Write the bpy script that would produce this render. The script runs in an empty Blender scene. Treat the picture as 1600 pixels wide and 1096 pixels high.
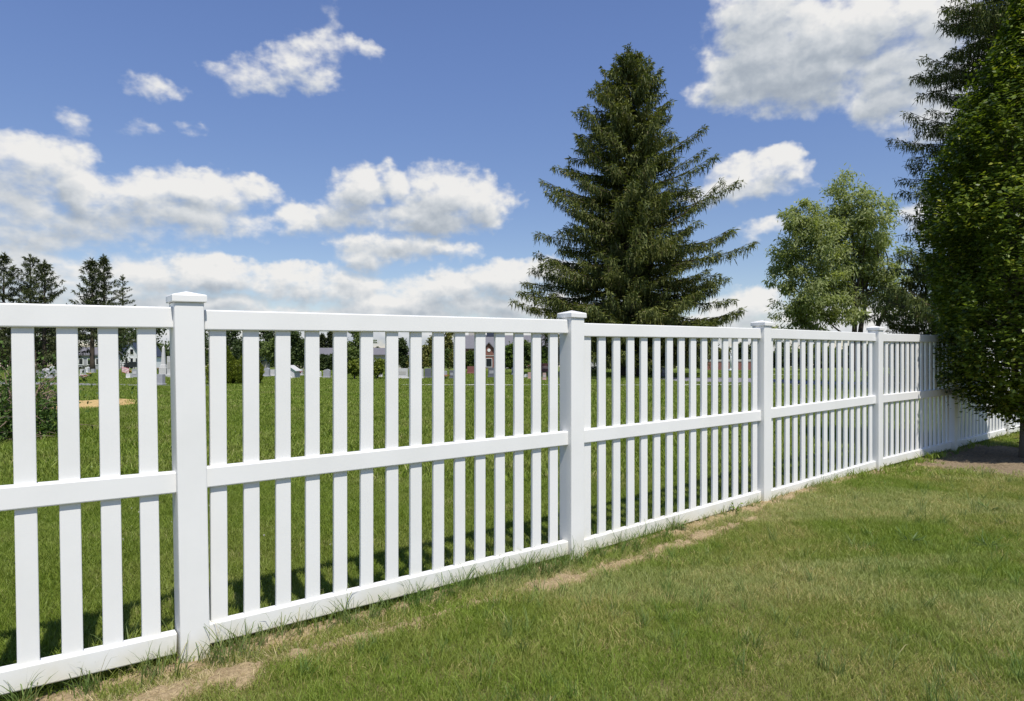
import bpy, bmesh, math, random
import numpy as np
from mathutils import Vector, Matrix

random.seed(7)
RNG = np.random.default_rng(7)
scene = bpy.context.scene
COL = scene.collection

# ------------------------------------------------------------------ camera
EYE = 1.463
cam_d = bpy.data.cameras.new('camera')
cam_d.sensor_width = 36.0
cam_d.lens = 22.5
cam_d.clip_start = 0.05
cam_d.clip_end = 5000
cam = bpy.data.objects.new('camera', cam_d)
cam.location = (0, 0, EYE)
cam.rotation_euler = (math.radians(90), 0, 0)
COL.objects.link(cam)
scene.camera = cam
F = 1000.0                      # focal length in pixels of the 1600 px photograph

# ------------------------------------------------------------------ light
SUN_EL = math.radians(62.0)
SUN_AZ = math.atan2(0.455, -0.89)             # from +Y towards +X
SUN_V = Vector((math.sin(SUN_AZ) * math.cos(SUN_EL), math.cos(SUN_AZ) * math.cos(SUN_EL), math.sin(SUN_EL)))
sun_d = bpy.data.lights.new('sun', 'SUN')
sun_d.energy = 4.8
sun_d.angle = math.radians(0.53)
sun_d.color = (1.0, 0.96, 0.89)
sun = bpy.data.objects.new('sun', sun_d)
sun.rotation_euler = SUN_V.to_track_quat('Z', 'Y').to_euler()
sun.location = (10, -15, 30)
COL.objects.link(sun)

scene.view_settings.view_transform = 'Standard'
scene.view_settings.look = 'None'
scene.view_settings.exposure = 0.12
scene.view_settings.gamma = 1.0
scene.view_settings.use_curve_mapping = False
scene.render.engine = 'CYCLES'
scene.cycles.max_bounces = 8
scene.cycles.transparent_max_bounces = 8
scene.cycles.use_denoising = True


class NT:
    """small helper to wire shader nodes"""
    def __init__(self, tree):
        self.t = tree
        self.n = tree.nodes
        self.l = tree.links

    def node(self, typ, **kw):
        nd = self.n.new(typ)
        for k, v in kw.items():
            setattr(nd, k, v)
        return nd

    def put(self, sock, val):
        if val is None:
            return
        if isinstance(val, bpy.types.NodeSocket):
            self.l.new(val, sock)
        else:
            sock.default_value = val

    def math(self, op, a, b=None, c=None, clamp=False):
        nd = self.node('ShaderNodeMath', operation=op, use_clamp=clamp)
        for i, v in enumerate((a, b, c)):
            if v is not None:
                self.put(nd.inputs[i], v)
        return nd.outputs[0]

    def vmath(self, op, a, b=None, c=None):
        nd = self.node('ShaderNodeVectorMath', operation=op)
        for i, v in enumerate((a, b, c)):
            if v is not None:
                self.put(nd.inputs[i], v)
        return nd.outputs['Value'] if op in ('DOT_PRODUCT', 'LENGTH', 'DISTANCE') else nd.outputs['Vector']

    def noise(self, vec, scale, detail=4, rough=0.55, lac=2.0, dist=0.0, color=False):
        nd = self.node('ShaderNodeTexNoise')
        self.put(nd.inputs['Vector'], vec)
        self.put(nd.inputs['Scale'], scale)
        nd.inputs['Detail'].default_value = detail
        nd.inputs['Roughness'].default_value = rough
        nd.inputs['Lacunarity'].default_value = lac
        nd.inputs['Distortion'].default_value = dist
        return nd.outputs['Color'] if color else nd.outputs['Fac']

    def smooth(self, x, a, b, lo=0.0, hi=1.0):
        nd = self.node('ShaderNodeMapRange', interpolation_type='SMOOTHSTEP')
        self.put(nd.inputs['Value'], x)
        nd.inputs['From Min'].default_value = a
        nd.inputs['From Max'].default_value = b
        nd.inputs['To Min'].default_value = lo
        nd.inputs['To Max'].default_value = hi
        return nd.outputs['Result']

    def mix(self, fac, a, b, blend='MIX'):
        nd = self.node('ShaderNodeMix', data_type='RGBA', blend_type=blend)
        self.put(nd.inputs[0], fac)
        self.put(nd.inputs[6], a)
        self.put(nd.inputs[7], b)
        return nd.outputs[2]


def rgb(*c):
    return (c[0], c[1], c[2], 1.0)


# ------------------------------------------------------------------ sky with clouds
def px_cloud(x, y, w, h):
    """direction (azimuth, elevation) and half sizes of a cloud seen at a given bearing"""
    u, v = (x - 800) / F, (548 - y) / F
    az = math.atan(u)
    c = math.cos(az)
    el = math.atan(v * c)
    return az, el, w / F * c * c, h / F * c * math.cos(el) ** 2


CLOUDS = [  # x, y, half width, half height, weight
    (250, 131, 60, 24, .62), (392, 122, 60, 34, .62), (450, 108, 62, 36, .66), (492, 72, 46, 34, .6), (552, 74, 58, 24, .62), (480,118,60,22,.5), (508, 18, 26, 34, .22),
    (112, 187, 24, 16, .16), (222, 194, 46, 14, .22), (293, 198, 24, 12, .16),
    (40, 250, 120, 46, .85), (15, 300, 110, 60, .8), (110,240,40,24,.6),
    (140, 292, 60, 40, .95), (220, 296, 90, 42, .95), (310, 298, 100, 38, .95), (385, 290, 62, 28, .8),
    (100, 345, 230, 40, .75), (260, 338, 190, 30, .8), (60,365,150,26,.7),
    (480, 342, 52, 34, .85), (558, 300, 44, 48, .9), (612, 284, 36, 34, .85), (545, 340, 74, 34, .8),
    (690, 308, 74, 56, 1.0), (748, 322, 60, 40, 1.0), (680, 345, 82, 32, .95), (640, 335, 60, 26, .7),
    (600, 392, 84, 26, .95), (675, 394, 76, 20, .85), (570, 410, 56, 22, .8),
    (250, 425, 110, 40, .85), (350, 430, 120, 34, .95), (450, 440, 90, 30, .95), (540, 452, 90, 28, .85),
    (690, 452, 96, 32, .95), (780, 440, 84, 32, .95), (850, 424, 60, 26, .9), (620, 474, 140, 24, .9),
    (330, 480, 220, 30, .9), (560, 492, 260, 22, .95), (800, 480, 160, 24, .9), (60, 420, 150, 48, .8), (180, 470, 160, 40, .85),
    (1170, 282, 72, 40, .95), (1212, 264, 46, 32, .95), (1128, 306, 62, 24, .85), (1238, 290, 40, 14, .4),
    (1190, 366, 52, 18, .55),
    (1160, 484, 84, 34, .9), (1120, 505, 90, 26, .9), (1196, 470, 52, 20, .75), (1230, 500, 80, 26, .8),
    (1205, 30, 110, 90, 1.0), (1185, 95, 110, 70, 1.0), (1135, 135, 76, 38, .9), (1245, 125, 120, 58, 1.0), (1260, 50, 120, 90, 1.0),
    (1350, 40, 120, 62, 1.0), (1420, 110, 90, 60, .95), (1400, 160, 76, 40, .9), (1470, 170, 90, 55, .9), (1440, 40, 110, 56, .95), (1540, 120, 120, 90, .9),
    (1480, 340, 90, 52, .85), (1400, 500, 200, 40, .8),
    (150, 520, 330, 30, .85), (600, 528, 340, 26, .85), (1050, 528, 240, 24, .8), (1350, 522, 300, 28, .85),
]


def build_cloud_group():
    g = bpy.data.node_groups.new('cloud_density', 'ShaderNodeTree')
    g.interface.new_socket('Vector', in_out='INPUT', socket_type='NodeSocketVector')
    g.interface.new_socket('Density', in_out='OUTPUT', socket_type='NodeSocketFloat')
    g.interface.new_socket('Smooth', in_out='OUTPUT', socket_type='NodeSocketFloat')
    t = NT(g)
    gi, go = t.node('NodeGroupInput'), t.node('NodeGroupOutput')
    P = gi.outputs[0]
    wn = t.noise(P, 9.0, 4, .6, color=True)
    w = t.vmath('MULTIPLY', t.vmath('SUBTRACT', wn, (.5, .5, .5)), (.11, .06, 0))
    P2 = t.vmath('ADD', P, w)
    wn2 = t.noise(P, 34.0, 3, .6, color=True)
    P2 = t.vmath('ADD', P2, t.vmath('MULTIPLY', t.vmath('SUBTRACT', wn2, (.5, .5, .5)), (.030, .024, 0)))
    cur = None
    for (x, y, hw, hh, wt) in CLOUDS:
        az, el, ra, re = px_cloud(x, y, hw, hh)
        q = t.vmath('MULTIPLY_ADD', P2, (1 / ra, 1 / re, 0), (-az / ra, -el / re, 0))
        d = t.vmath('DOT_PRODUCT', q, q)
        v = t.math('MULTIPLY_ADD', d, -wt * .8, wt)
        cur = v if cur is None else t.math('SMOOTH_MAX', cur, v, .25)
    # a general field of fair-weather cloud for the rest of the sky
    st = t.vmath('MULTIPLY', P, (2.6, 5.5, 1))
    gn = t.noise(t.vmath('ADD', st, (3.1, 7.7, 0)), 1.0, 5, .55)
    gen = t.math('MULTIPLY_ADD', gn, 7.0, -4.5)
    sx = t.node('ShaderNodeSeparateXYZ')
    t.put(sx.inputs[0], P)
    win = t.math('MULTIPLY', t.smooth(t.math('ABSOLUTE', sx.outputs[0]), .62, .80, 1, 0), t.smooth(sx.outputs[1], .50, .68, 1, 0))
    gen = t.math('MULTIPLY_ADD', win, -6.0, gen)
    gen = t.math('MINIMUM', gen, 1.0)
    cur = t.math('MAXIMUM', t.math('MAXIMUM', cur, gen), -.9)
    n1 = t.noise(t.vmath('MULTIPLY', P, (1, 1.8, 1)), 19.0, 9, .54)
    n2 = t.noise(t.vmath('MULTIPLY', P, (1, 1.7, 1)), 7.0, 4, .5)
    # billows: folded noise gives rounded tops
    bil = t.math('ABSOLUTE', t.math('MULTIPLY_ADD', t.noise(t.vmath('MULTIPLY', P, (1, 1.25, 1)), 30.0, 3, .55), 2.0, -1.0))
    D = t.math('MULTIPLY_ADD', t.math('SUBTRACT', n1, .5), 1.65, cur)
    D = t.math('MULTIPLY_ADD', t.math('SUBTRACT', n2, .5), .8, D)
    D = t.math('MULTIPLY_ADD', bil, -.45, D)
    t.put(go.inputs[0], t.math('ADD', D, -.04))
    t.put(go.inputs[1], t.math('MULTIPLY_ADD', bil, -.35, t.math('MULTIPLY_ADD', t.math('SUBTRACT', n2, .5), 1.3, cur)))
    return g


def build_world():
    w = bpy.data.worlds.new('World')
    scene.world = w
    w.use_nodes = True
    t = NT(w.node_tree)
    t.n.clear()
    sky = t.node('ShaderNodeTexSky', sky_type='NISHITA')
    sky.sun_disc = False
    sky.sun_elevation = SUN_EL
    sky.sun_rotation = SUN_AZ
    sky.altitude = 200
    sky.air_density = 1.0
    sky.dust_density = 0.15
    sky.ozone_density = 2.6
    tc = t.node('ShaderNodeTexCoord')
    s = t.node('ShaderNodeSeparateXYZ')
    t.put(s.inputs[0], tc.outputs['Generated'])
    az = t.math('ARCTAN2', s.outputs[0], s.outputs[1])
    el = t.math('ARCSINE', s.outputs[2])
    tint = t.mix(t.smooth(el, .08, .50), rgb(.80, .775, .84), rgb(.95, .94, 1.13))
    skyc = t.mix(1.0, sky.outputs[0], tint, 'MULTIPLY')
    b1 = t.node('ShaderNodeBackground')
    t.put(b1.inputs[0], skyc)
    b1.inputs[1].default_value = SKY_STRENGTH
    cb = t.node('ShaderNodeCombineXYZ')
    t.put(cb.inputs[0], az)
    t.put(cb.inputs[1], el)
    P = cb.outputs[0]
    grp = build_cloud_group()

    def dens(off):
        nd = t.node('ShaderNodeGroup')
        nd.node_tree = grp
        t.put(nd.inputs[0], P if off is None else t.vmath('ADD', P, off))
        return nd.outputs[0], nd.outputs[1]
    D0, S0 = dens(None)
    D1, S1 = dens((.005, .012, 0))
    D2, S2 = dens((.012, .040, 0))
    fine = t.math('SUBTRACT', D0, D1)
    mid = t.math('SUBTRACT', S0, S1)
    crisp = t.math('MULTIPLY_ADD', t.math('MULTIPLY', mid, 1.3, clamp=True), -.26, .90)
    a = t.math('MULTIPLY', t.smooth(t.math('DIVIDE', t.math('ADD', D0, .10), crisp), 0, 1), .98)
    over = t.smooth(S2, -.25, 1.05)
    thick = t.smooth(S0, .0, 1.0)
    shade = t.math('MULTIPLY', over, t.math('MULTIPLY_ADD', thick, .6, .4))
    bright = t.math('MULTIPLY_ADD', fine, .09, t.math('MULTIPLY_ADD', mid, .55, .93))
    bright = t.math('MULTIPLY_ADD', shade, -.44, bright)
    soft = t.noise(t.vmath('MULTIPLY', P, (1, 1.8, 1)), 10.0, 4, .5)
    bright = t.math('MULTIPLY_ADD', t.math('SUBTRACT', soft, .5), .35, bright, clamp=True)
    cr = t.node('ShaderNodeValToRGB')
    t.put(cr.inputs[0], bright)
    e = cr.color_ramp.elements
    e[0].position, e[0].color = .12, rgb(.27, .32, .40)
    e[1].position, e[1].color = .95, rgb(.93, .92, .90)
    m = e.new(.45)
    m.color = rgb(.47, .52, .58)
    m = e.new(.70)
    m.color = rgb(.70, .73, .76)
    b2 = t.node('ShaderNodeBackground')
    t.put(b2.inputs[0], cr.outputs[0])
    b2.inputs[1].default_value = CLOUD_STRENGTH
    mx = t.node('ShaderNodeMixShader')
    t.put(mx.inputs[0], a)
    t.l.new(b1.outputs[0], mx.inputs[1])
    t.l.new(b2.outputs[0], mx.inputs[2])
    out = t.node('ShaderNodeOutputWorld')
    t.l.new(mx.outputs[0], out.inputs[0])
    w.cycles.sampling_method = 'MANUAL'
    w.cycles.sample_map_resolution = 512


SKY_STRENGTH = 0.12
CLOUD_STRENGTH = 0.86
build_world()

# ------------------------------------------------------------------ small maths
_HP = np.random.default_rng(11).random((256, 256))


def vnoise(x, y):
    xi, yi = np.floor(x).astype(int), np.floor(y).astype(int)
    fx, fy = x - xi, y - yi
    fx, fy = fx * fx * (3 - 2 * fx), fy * fy * (3 - 2 * fy)
    g = lambda a, b: _HP[a & 255, b & 255]
    return (g(xi, yi) * (1 - fx) + g(xi + 1, yi) * fx) * (1 - fy) + (g(xi, yi + 1) * (1 - fx) + g(xi + 1, yi + 1) * fx) * fy


def fbm(x, y, octv=4):
    s, a, tot = 0, 1.0, 0
    for i in range(octv):
        s = s + a * vnoise(x * 2 ** i + 17.3 * i, y * 2 ** i + 5.1 * i)
        tot += a
        a *= .5
    return s / tot


# fence line
FP0 = np.array([-1.5230, 3.0254])
FU = np.array([.78684, .61716])
FN = np.array([.61716, -.78684])        # towards the camera side
SP = 2.477


def fence_ts(x, y):
    dx, dy = np.asarray(x) - FP0[0], np.asarray(y) - FP0[1]
    return dx * FU[0] + dy * FU[1], dx * FN[0] + dy * FN[1]


def fence_xy(t, s):
    return FP0[0] + np.asarray(t) * FU[0] + np.asarray(s) * FN[0], FP0[1] + np.asarray(t) * FU[1] + np.asarray(s) * FN[1]


def ground_z(x, y):
    x, y = np.asarray(x, float), np.asarray(y, float)
    t, s = fence_ts(x, y)
    g = np.interp(t, np.array([-1, 0, 1, 2, 3, 4, 5, 6]) * SP, [.02, 0, -.025, .025, .035, .02, .035, .03])
    g = g * np.exp(-(s / 4.0) ** 2)
    g = g + (fbm(x * .9 + 40, y * .9 + 9, 3) - .5) * .05 * np.clip(np.hypot(x, y) / 3, 0, 1)
    r = np.maximum(y, np.abs(x) * .6)
    g = g - .025 * np.maximum(0, r - 40)
    return g


def gz(x, y):
    return float(ground_z(np.array([x]), np.array([y]))[0])


def pxx(x, z):
    return (x - 800) / F * z


def base_depth(yb):
    d = yb - 548
    return 1463 / d if d >= 36.6 else 463 / max(d - 25, .5)


# ------------------------------------------------------------------ object helpers
def link(o, parent=None):
    COL.objects.link(o)
    if parent is not None:
        o.parent = parent
    return o


def tag(o, label=None, cat=None, group=None, kind=None):
    if label:
        o['label'] = label
    if cat:
        o['category'] = cat
    if group:
        o['group'] = group
    if kind:
        o['kind'] = kind
    return o


def empty(name, loc, rz=0.0, label=None, cat=None, group=None):
    o = bpy.data.objects.new(name, None)
    o.empty_display_size = .2
    o.location = loc
    o.rotation_euler = (0, 0, rz)
    COL.objects.link(o)
    return tag(o, label, cat, group)


def mesh_np(name, V, Fa, mat=None, smooth=False):
    V = np.asarray(V, np.float32).reshape(-1, 3)
    Fa = np.asarray(Fa, np.int32)
    k = Fa.shape[1]
    me = bpy.data.meshes.new(name)
    me.vertices.add(len(V))
    me.vertices.foreach_set('co', V.ravel())
    me.loops.add(Fa.size)
    me.loops.foreach_set('vertex_index', Fa.ravel())
    me.polygons.add(len(Fa))
    me.polygons.foreach_set('loop_start', np.arange(0, Fa.size, k, dtype=np.int32))
    me.polygons.foreach_set('loop_total', np.full(len(Fa), k, np.int32))
    if smooth:
        me.polygons.foreach_set('use_smooth', np.ones(len(Fa), bool))
    me.update(calc_edges=True)
    if mat:
        me.materials.append(mat)
    return me


def obj_me(name, me, parent=None, loc=(0, 0, 0)):
    o = bpy.data.objects.new(name, me)
    o.location = loc
    return link(o, parent)


class MB:
    """collects shapes into one mesh"""
    def __init__(self):
        self.bm = bmesh.new()

    def box(self, x0, x1, y0, y1, z0, z1, bev=0.0, seg=1, mat=None):
        ret = bmesh.ops.create_cube(self.bm, size=1.0)
        vs = ret['verts']
        M = Matrix.Translation(((x0 + x1) / 2, (y0 + y1) / 2, (z0 + z1) / 2)) @ Matrix.Diagonal((x1 - x0, y1 - y0, z1 - z0, 1))
        if mat is not None:
            M = mat @ M
        bmesh.ops.transform(self.bm, matrix=M, verts=vs)
        if bev > 0:
            es = list({e for v in vs for e in v.link_edges})
            bmesh.ops.bevel(self.bm, geom=es, offset=bev, segments=seg, affect='EDGES', profile=.5)
        return self

    def prism(self, pts, y0, y1):
        """outline in x,z pulled along y"""
        a = [self.bm.verts.new((p[0], y0, p[1])) for p in pts]
        b = [self.bm.verts.new((p[0], y1, p[1])) for p in pts]
        n = len(pts)
        self.bm.faces.new(a)
        self.bm.faces.new(b[::-1])
        for i in range(n):
            self.bm.faces.new((a[i], b[i], b[(i + 1) % n], a[(i + 1) % n]))
        bmesh.ops.recalc_face_normals(self.bm, faces=self.bm.faces)
        return self

    def cyl(self, x, y, z0, z1, r0, r1, n=16):
        M = Matrix.Translation((x, y, (z0 + z1) / 2))
        bmesh.ops.create_cone(self.bm, cap_ends=True, segments=n, radius1=r0, radius2=r1, depth=z1 - z0, matrix=M)
        return self

    def tube(self, pts, rad, n=6):
        prev = None
        pts = [Vector(p) for p in pts]
        for i, p in enumerate(pts):
            d = (pts[min(i + 1, len(pts) - 1)] - pts[max(i - 1, 0)])
            if d.length < 1e-6:
                d = Vector((0, 0, 1))
            d.normalize()
            a = d.orthogonal().normalized() if prev is None else (ax - d * ax.dot(d)).normalized()
            ax = a
            b = d.cross(a)
            r = rad[i] if isinstance(rad, (list, tuple)) else rad
            ring = [self.bm.verts.new(p + (a * math.cos(2 * math.pi * k / n) + b * math.sin(2 * math.pi * k / n)) * r) for k in range(n)]
            if prev:
                for k in range(n):
                    self.bm.faces.new((prev[k], prev[(k + 1) % n], ring[(k + 1) % n], ring[k]))
            else:
                self.bm.faces.new(ring[::-1])
            prev = ring
        self.bm.faces.new(prev)
        return self

    def mesh(self, name, mat=None, smooth=False):
        me = bpy.data.meshes.new(name)
        self.bm.normal_update()
        self.bm.to_mesh(me)
        self.bm.free()
        if mat:
            me.materials.append(mat)
        if smooth:
            for p in me.polygons:
                p.use_smooth = True
        return me

    def build(self, name, mat=None, parent=None, loc=(0, 0, 0), smooth=False):
        return obj_me(name, self.mesh(name, mat, smooth), parent, loc)


# ------------------------------------------------------------------ materials
def new_mat(name):
    m = bpy.data.materials.new(name)
    m.use_nodes = True
    t = NT(m.node_tree)
    t.n.clear()
    out = t.node('ShaderNodeOutputMaterial')
    return m, t, out


def principled(t, out, col, rough=.6, spec=.4, bump=None, bump_str=.3, bump_dist=.01):
    p = t.node('ShaderNodeBsdfPrincipled')
    t.put(p.inputs['Base Color'], col)
    t.put(p.inputs['Roughness'], rough)
    p.inputs['Specular IOR Level'].default_value = spec
    if bump is not None:
        b = t.node('ShaderNodeBump')
        b.inputs['Strength'].default_value = bump_str
        b.inputs['Distance'].default_value = bump_dist
        t.put(b.inputs['Height'], bump)
        t.l.new(b.outputs[0], p.inputs['Normal'])
    t.l.new(p.outputs[0], out.inputs['Surface'])
    return p


def plain(name, col, rough=.7, spec=.3, vary=.25, scale=6.0, bump=.0):
    m, t, out = new_mat(name)
    tc = t.node('ShaderNodeTexCoord')
    n = t.noise(tc.outputs['Object'], scale, 6, .6)
    dark = rgb(*[c * (1 - vary) for c in col])
    lite = rgb(*[min(1, c * (1 + vary)) for c in col])
    c = t.mix(n, dark, lite)
    principled(t, out, c, rough, spec, n if bump else None, bump, .02)
    return m


def foliage(name, a, b, transl=.3, rough=.55, scale=.6, third=None, spec=.25):
    m, t, out = new_mat(name)
    geo = t.node('ShaderNodeNewGeometry')
    r = geo.outputs['Random Per Island']
    n = t.noise(geo.outputs['Position'], scale, 3, .6)
    f = t.math('MULTIPLY_ADD', t.math('SUBTRACT', n, .5), 1.6, r, clamp=True)
    c = t.mix(f, rgb(*a), rgb(*b))
    if third:
        c = t.mix(t.smooth(r, .90, .97), c, rgb(*third))
    p = t.node('ShaderNodeBsdfPrincipled')
    t.put(p.inputs['Base Color'], c)
    p.inputs['Roughness'].default_value = rough
    p.inputs['Specular IOR Level'].default_value = spec
    tr = t.node('ShaderNodeBsdfTranslucent')
    t.put(tr.inputs[0], t.mix(1.0, c, rgb(1.25, 1.3, .6), 'MULTIPLY'))
    mx = t.node('ShaderNodeMixShader')
    mx.inputs[0].default_value = transl
    t.l.new(p.outputs[0], mx.inputs[1])
    t.l.new(tr.outputs[0], mx.inputs[2])
    t.l.new(mx.outputs[0], out.inputs[0])
    return m


def vinyl():
    m, t, out = new_mat('white_vinyl')
    geo = t.node('ShaderNodeNewGeometry')
    pos = geo.outputs['Position']
    big = t.noise(pos, 2.2, 5, .6)
    c = t.mix(t.smooth(big, .35, .75), rgb(.80, .79, .762), rgb(.755, .747, .715))
    # specks and hairline scuffs
    sp = t.smooth(t.noise(pos, 95, 2, .5), .79, .83)
    c = t.mix(t.math('MULTIPLY', sp, .55), c, rgb(.30, .28, .24))
    sc = t.noise(t.vmath('MULTIPLY', pos, (5, 5, 22)), 3.0, 3, .6, dist=1.2)
    line = t.math('SUBTRACT', 1.0, t.smooth(t.math('ABSOLUTE', t.math('SUBTRACT', sc, .5)), 0.0, .006))
    line = t.math('MULTIPLY', line, t.smooth(t.noise(pos, 1.7, 2, .5), .55, .68))
    c = t.mix(t.math('MULTIPLY', line, .22), c, rgb(.5, .5, .48))
    # splashed soil stains, patchy
    sxyz = t.node('ShaderNodeSeparateXYZ')
    t.put(sxyz.inputs[0], pos)
    low = t.smooth(t.math('MULTIPLY_ADD', t.noise(pos, 7.0, 5, .65), .20, sxyz.outputs[2]), .08, .30, 1, 0)
    c = t.mix(t.math('MULTIPLY', low, .70), c, rgb(.60, .55, .38))
    principled(t, out, c, t.math('MULTIPLY_ADD', big, .2, .30), .35)
    return m


M = {}
M['vinyl'] = vinyl()
M['bark'] = plain('bark', (.075, .06, .048), .9, .1, .5, 9, .6)
M['bark_pale'] = plain('bark_grey', (.13, .115, .095), .9, .1, .5, 7, .6)
M['twig'] = plain('dead_twig', (.24, .175, .13), .85, .15, .4, 20)
M['granite'] = plain('granite_grey', (.33, .33, .34), .55, .4, .28, 14)
M['granite_dark'] = plain('granite_dark', (.13, .135, .15), .35, .5, .3, 14)
M['granite_light'] = plain('granite_light', (.52, .51, .49), .6, .35, .2, 12)
M['marble'] = plain('marble_white', (.64, .63, .60), .6, .35, .15, 6)
M['granite_red'] = plain('granite_red', (.21, .085, .07), .45, .45, .3, 14)
M['granite_pink'] = plain('granite_pink', (.42, .29, .25), .55, .4, .25, 14)
M['concrete'] = plain('concrete_pale', (.42, .41, .38), .85, .2, .2, 1.5)
M['asphalt'] = plain('asphalt', (.20, .195, .20), .9, .2, .22, 1.2)
M['roof_slate'] = plain('roof_slate', (.155, .15, .16), .8, .25, .2, 1.5)
M['roof_dark'] = plain('roof_dark', (.035, .045, .07), .7, .3, .3, 1.5)
M['siding'] = plain('white_siding', (.70, .71, .73), .6, .3, .06, 1)
M['beige'] = plain('beige_wall', (.46, .43, .38), .8, .2, .1, 1)
M['pane'] = plain('window_glass', (.015, .018, .025), .15, .6, .2, 1)
M['dark_paint'] = plain('dark_paint', (.02, .022, .026), .3, .5, .2, 1)
M['tyre'] = plain('tyre_rubber', (.015, .015, .015), .85, .2, .2, 1)
M['trim'] = plain('white_trim', (.75, .75, .73), .5, .35, .05, 1)
M['blue_roof'] = plain('blue_roof', (.16, .22, .33), .6, .3, .15, 1)
M['green_roof'] = plain('green_roof', (.04, .16, .12), .6, .3, .15, 3)
M['pink'] = plain('pink_petal', (.62, .22, .24), .7, .2, .35, 30)
M['red'] = plain('red_petal', (.42, .03, .03), .7, .2, .3, 30)
M['white_petal'] = plain('white_petal', (.72, .70, .66), .7, .2, .15, 30)
M['yellow'] = plain('yellow_petal', (.62, .42, .05), .7, .2, .3, 30)
M['stem'] = plain('stem_green', (.06, .10, .03), .8, .2, .3, 30)


def brick_mat(name):
    m, t, out = new_mat(name)
    tc = t.node('ShaderNodeTexCoord')
    b = t.node('ShaderNodeTexBrick')
    mp = t.node('ShaderNodeMapping')
    mp.inputs['Rotation'].default_value = (math.radians(90), 0, 0)
    t.put(mp.inputs[0], tc.outputs['Object'])
    t.l.new(mp.outputs[0], b.inputs['Vector'])
    b.inputs['Color1'].default_value = rgb(.23, .085, .06)
    b.inputs['Color2'].default_value = rgb(.17, .065, .05)
    b.inputs['Mortar'].default_value = rgb(.33, .29, .25)
    b.inputs['Scale'].default_value = 4.0
    b.inputs['Mortar Size'].default_value = .012
    principled(t, out, b.outputs['Color'], .85, .2)
    return m


M['brick'] = brick_mat('red_brick')


def ground_mat():
    m, t, out = new_mat('lawn_ground')
    geo = t.node('ShaderNodeNewGeometry')
    pos = geo.outputs['Position']
    fine = t.noise(pos, 60, 5, .7)
    med = t.noise(pos, 3.2, 5, .65)
    big = t.noise(pos, .22, 4, .6)
    g = t.mix(t.smooth(fine, .3, .7), rgb(.075, .105, .020), rgb(.16, .20, .045))
    g = t.mix(t.math('MULTIPLY', t.smooth(med, .48, .75), .5), g, rgb(.20, .21, .07))
    g = t.mix(t.math('MULTIPLY', t.smooth(big, .45, .75), .4), g, rgb(.19, .21, .06))
    # thatch and soil between the blades of the mown near lawn
    d = t.vmath('LENGTH', pos)
    near = t.smooth(d, 9, 17, 1, 0)
    th = t.mix(t.smooth(fine, .35, .7), rgb(.10, .085, .035), rgb(.25, .21, .10))
    c = t.mix(t.math('MULTIPLY', near, .8), g, th)
    principled(t, out, c, .95, .1, fine, .6, .02)
    return m


def soil_mat(name, a, b, scale=40):
    m, t, out = new_mat(name)
    geo = t.node('ShaderNodeNewGeometry')
    pos = geo.outputs['Position']
    n = t.noise(pos, scale, 8, .7)
    n2 = t.noise(pos, 5, 4, .6)
    c = t.mix(t.smooth(n, .3, .7), rgb(*a), rgb(*b))
    c = t.mix(t.math('MULTIPLY', t.smooth(n2, .5, .8), .45), c, rgb(*[v * .72 for v in a]))
    c = t.mix(t.math('MULTIPLY', t.smooth(t.noise(pos, 130, 3, .6), .56, .66), .75), c, rgb(*[v * .45 for v in a]))
    c = t.mix(t.math('MULTIPLY', t.smooth(t.noise(t.vmath('ADD', pos, (5, 3, 1)), 90, 2, .6), .66, .72), .6), c, rgb(*[min(1, v * 1.35) for v in b]))
    principled(t, out, c, .95, .1, n, .8, .02)
    return m


M['ground'] = ground_mat()
M['soil'] = soil_mat('tan_soil', (.27, .198, .112), (.45, .345, .205))
M['mulch'] = soil_mat('brown_mulch', (.15, .112, .070), (.29, .225, .145), 30)
M['sand'] = soil_mat('yellow_sand', (.40, .27, .11), (.56, .40, .18), 12)


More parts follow.
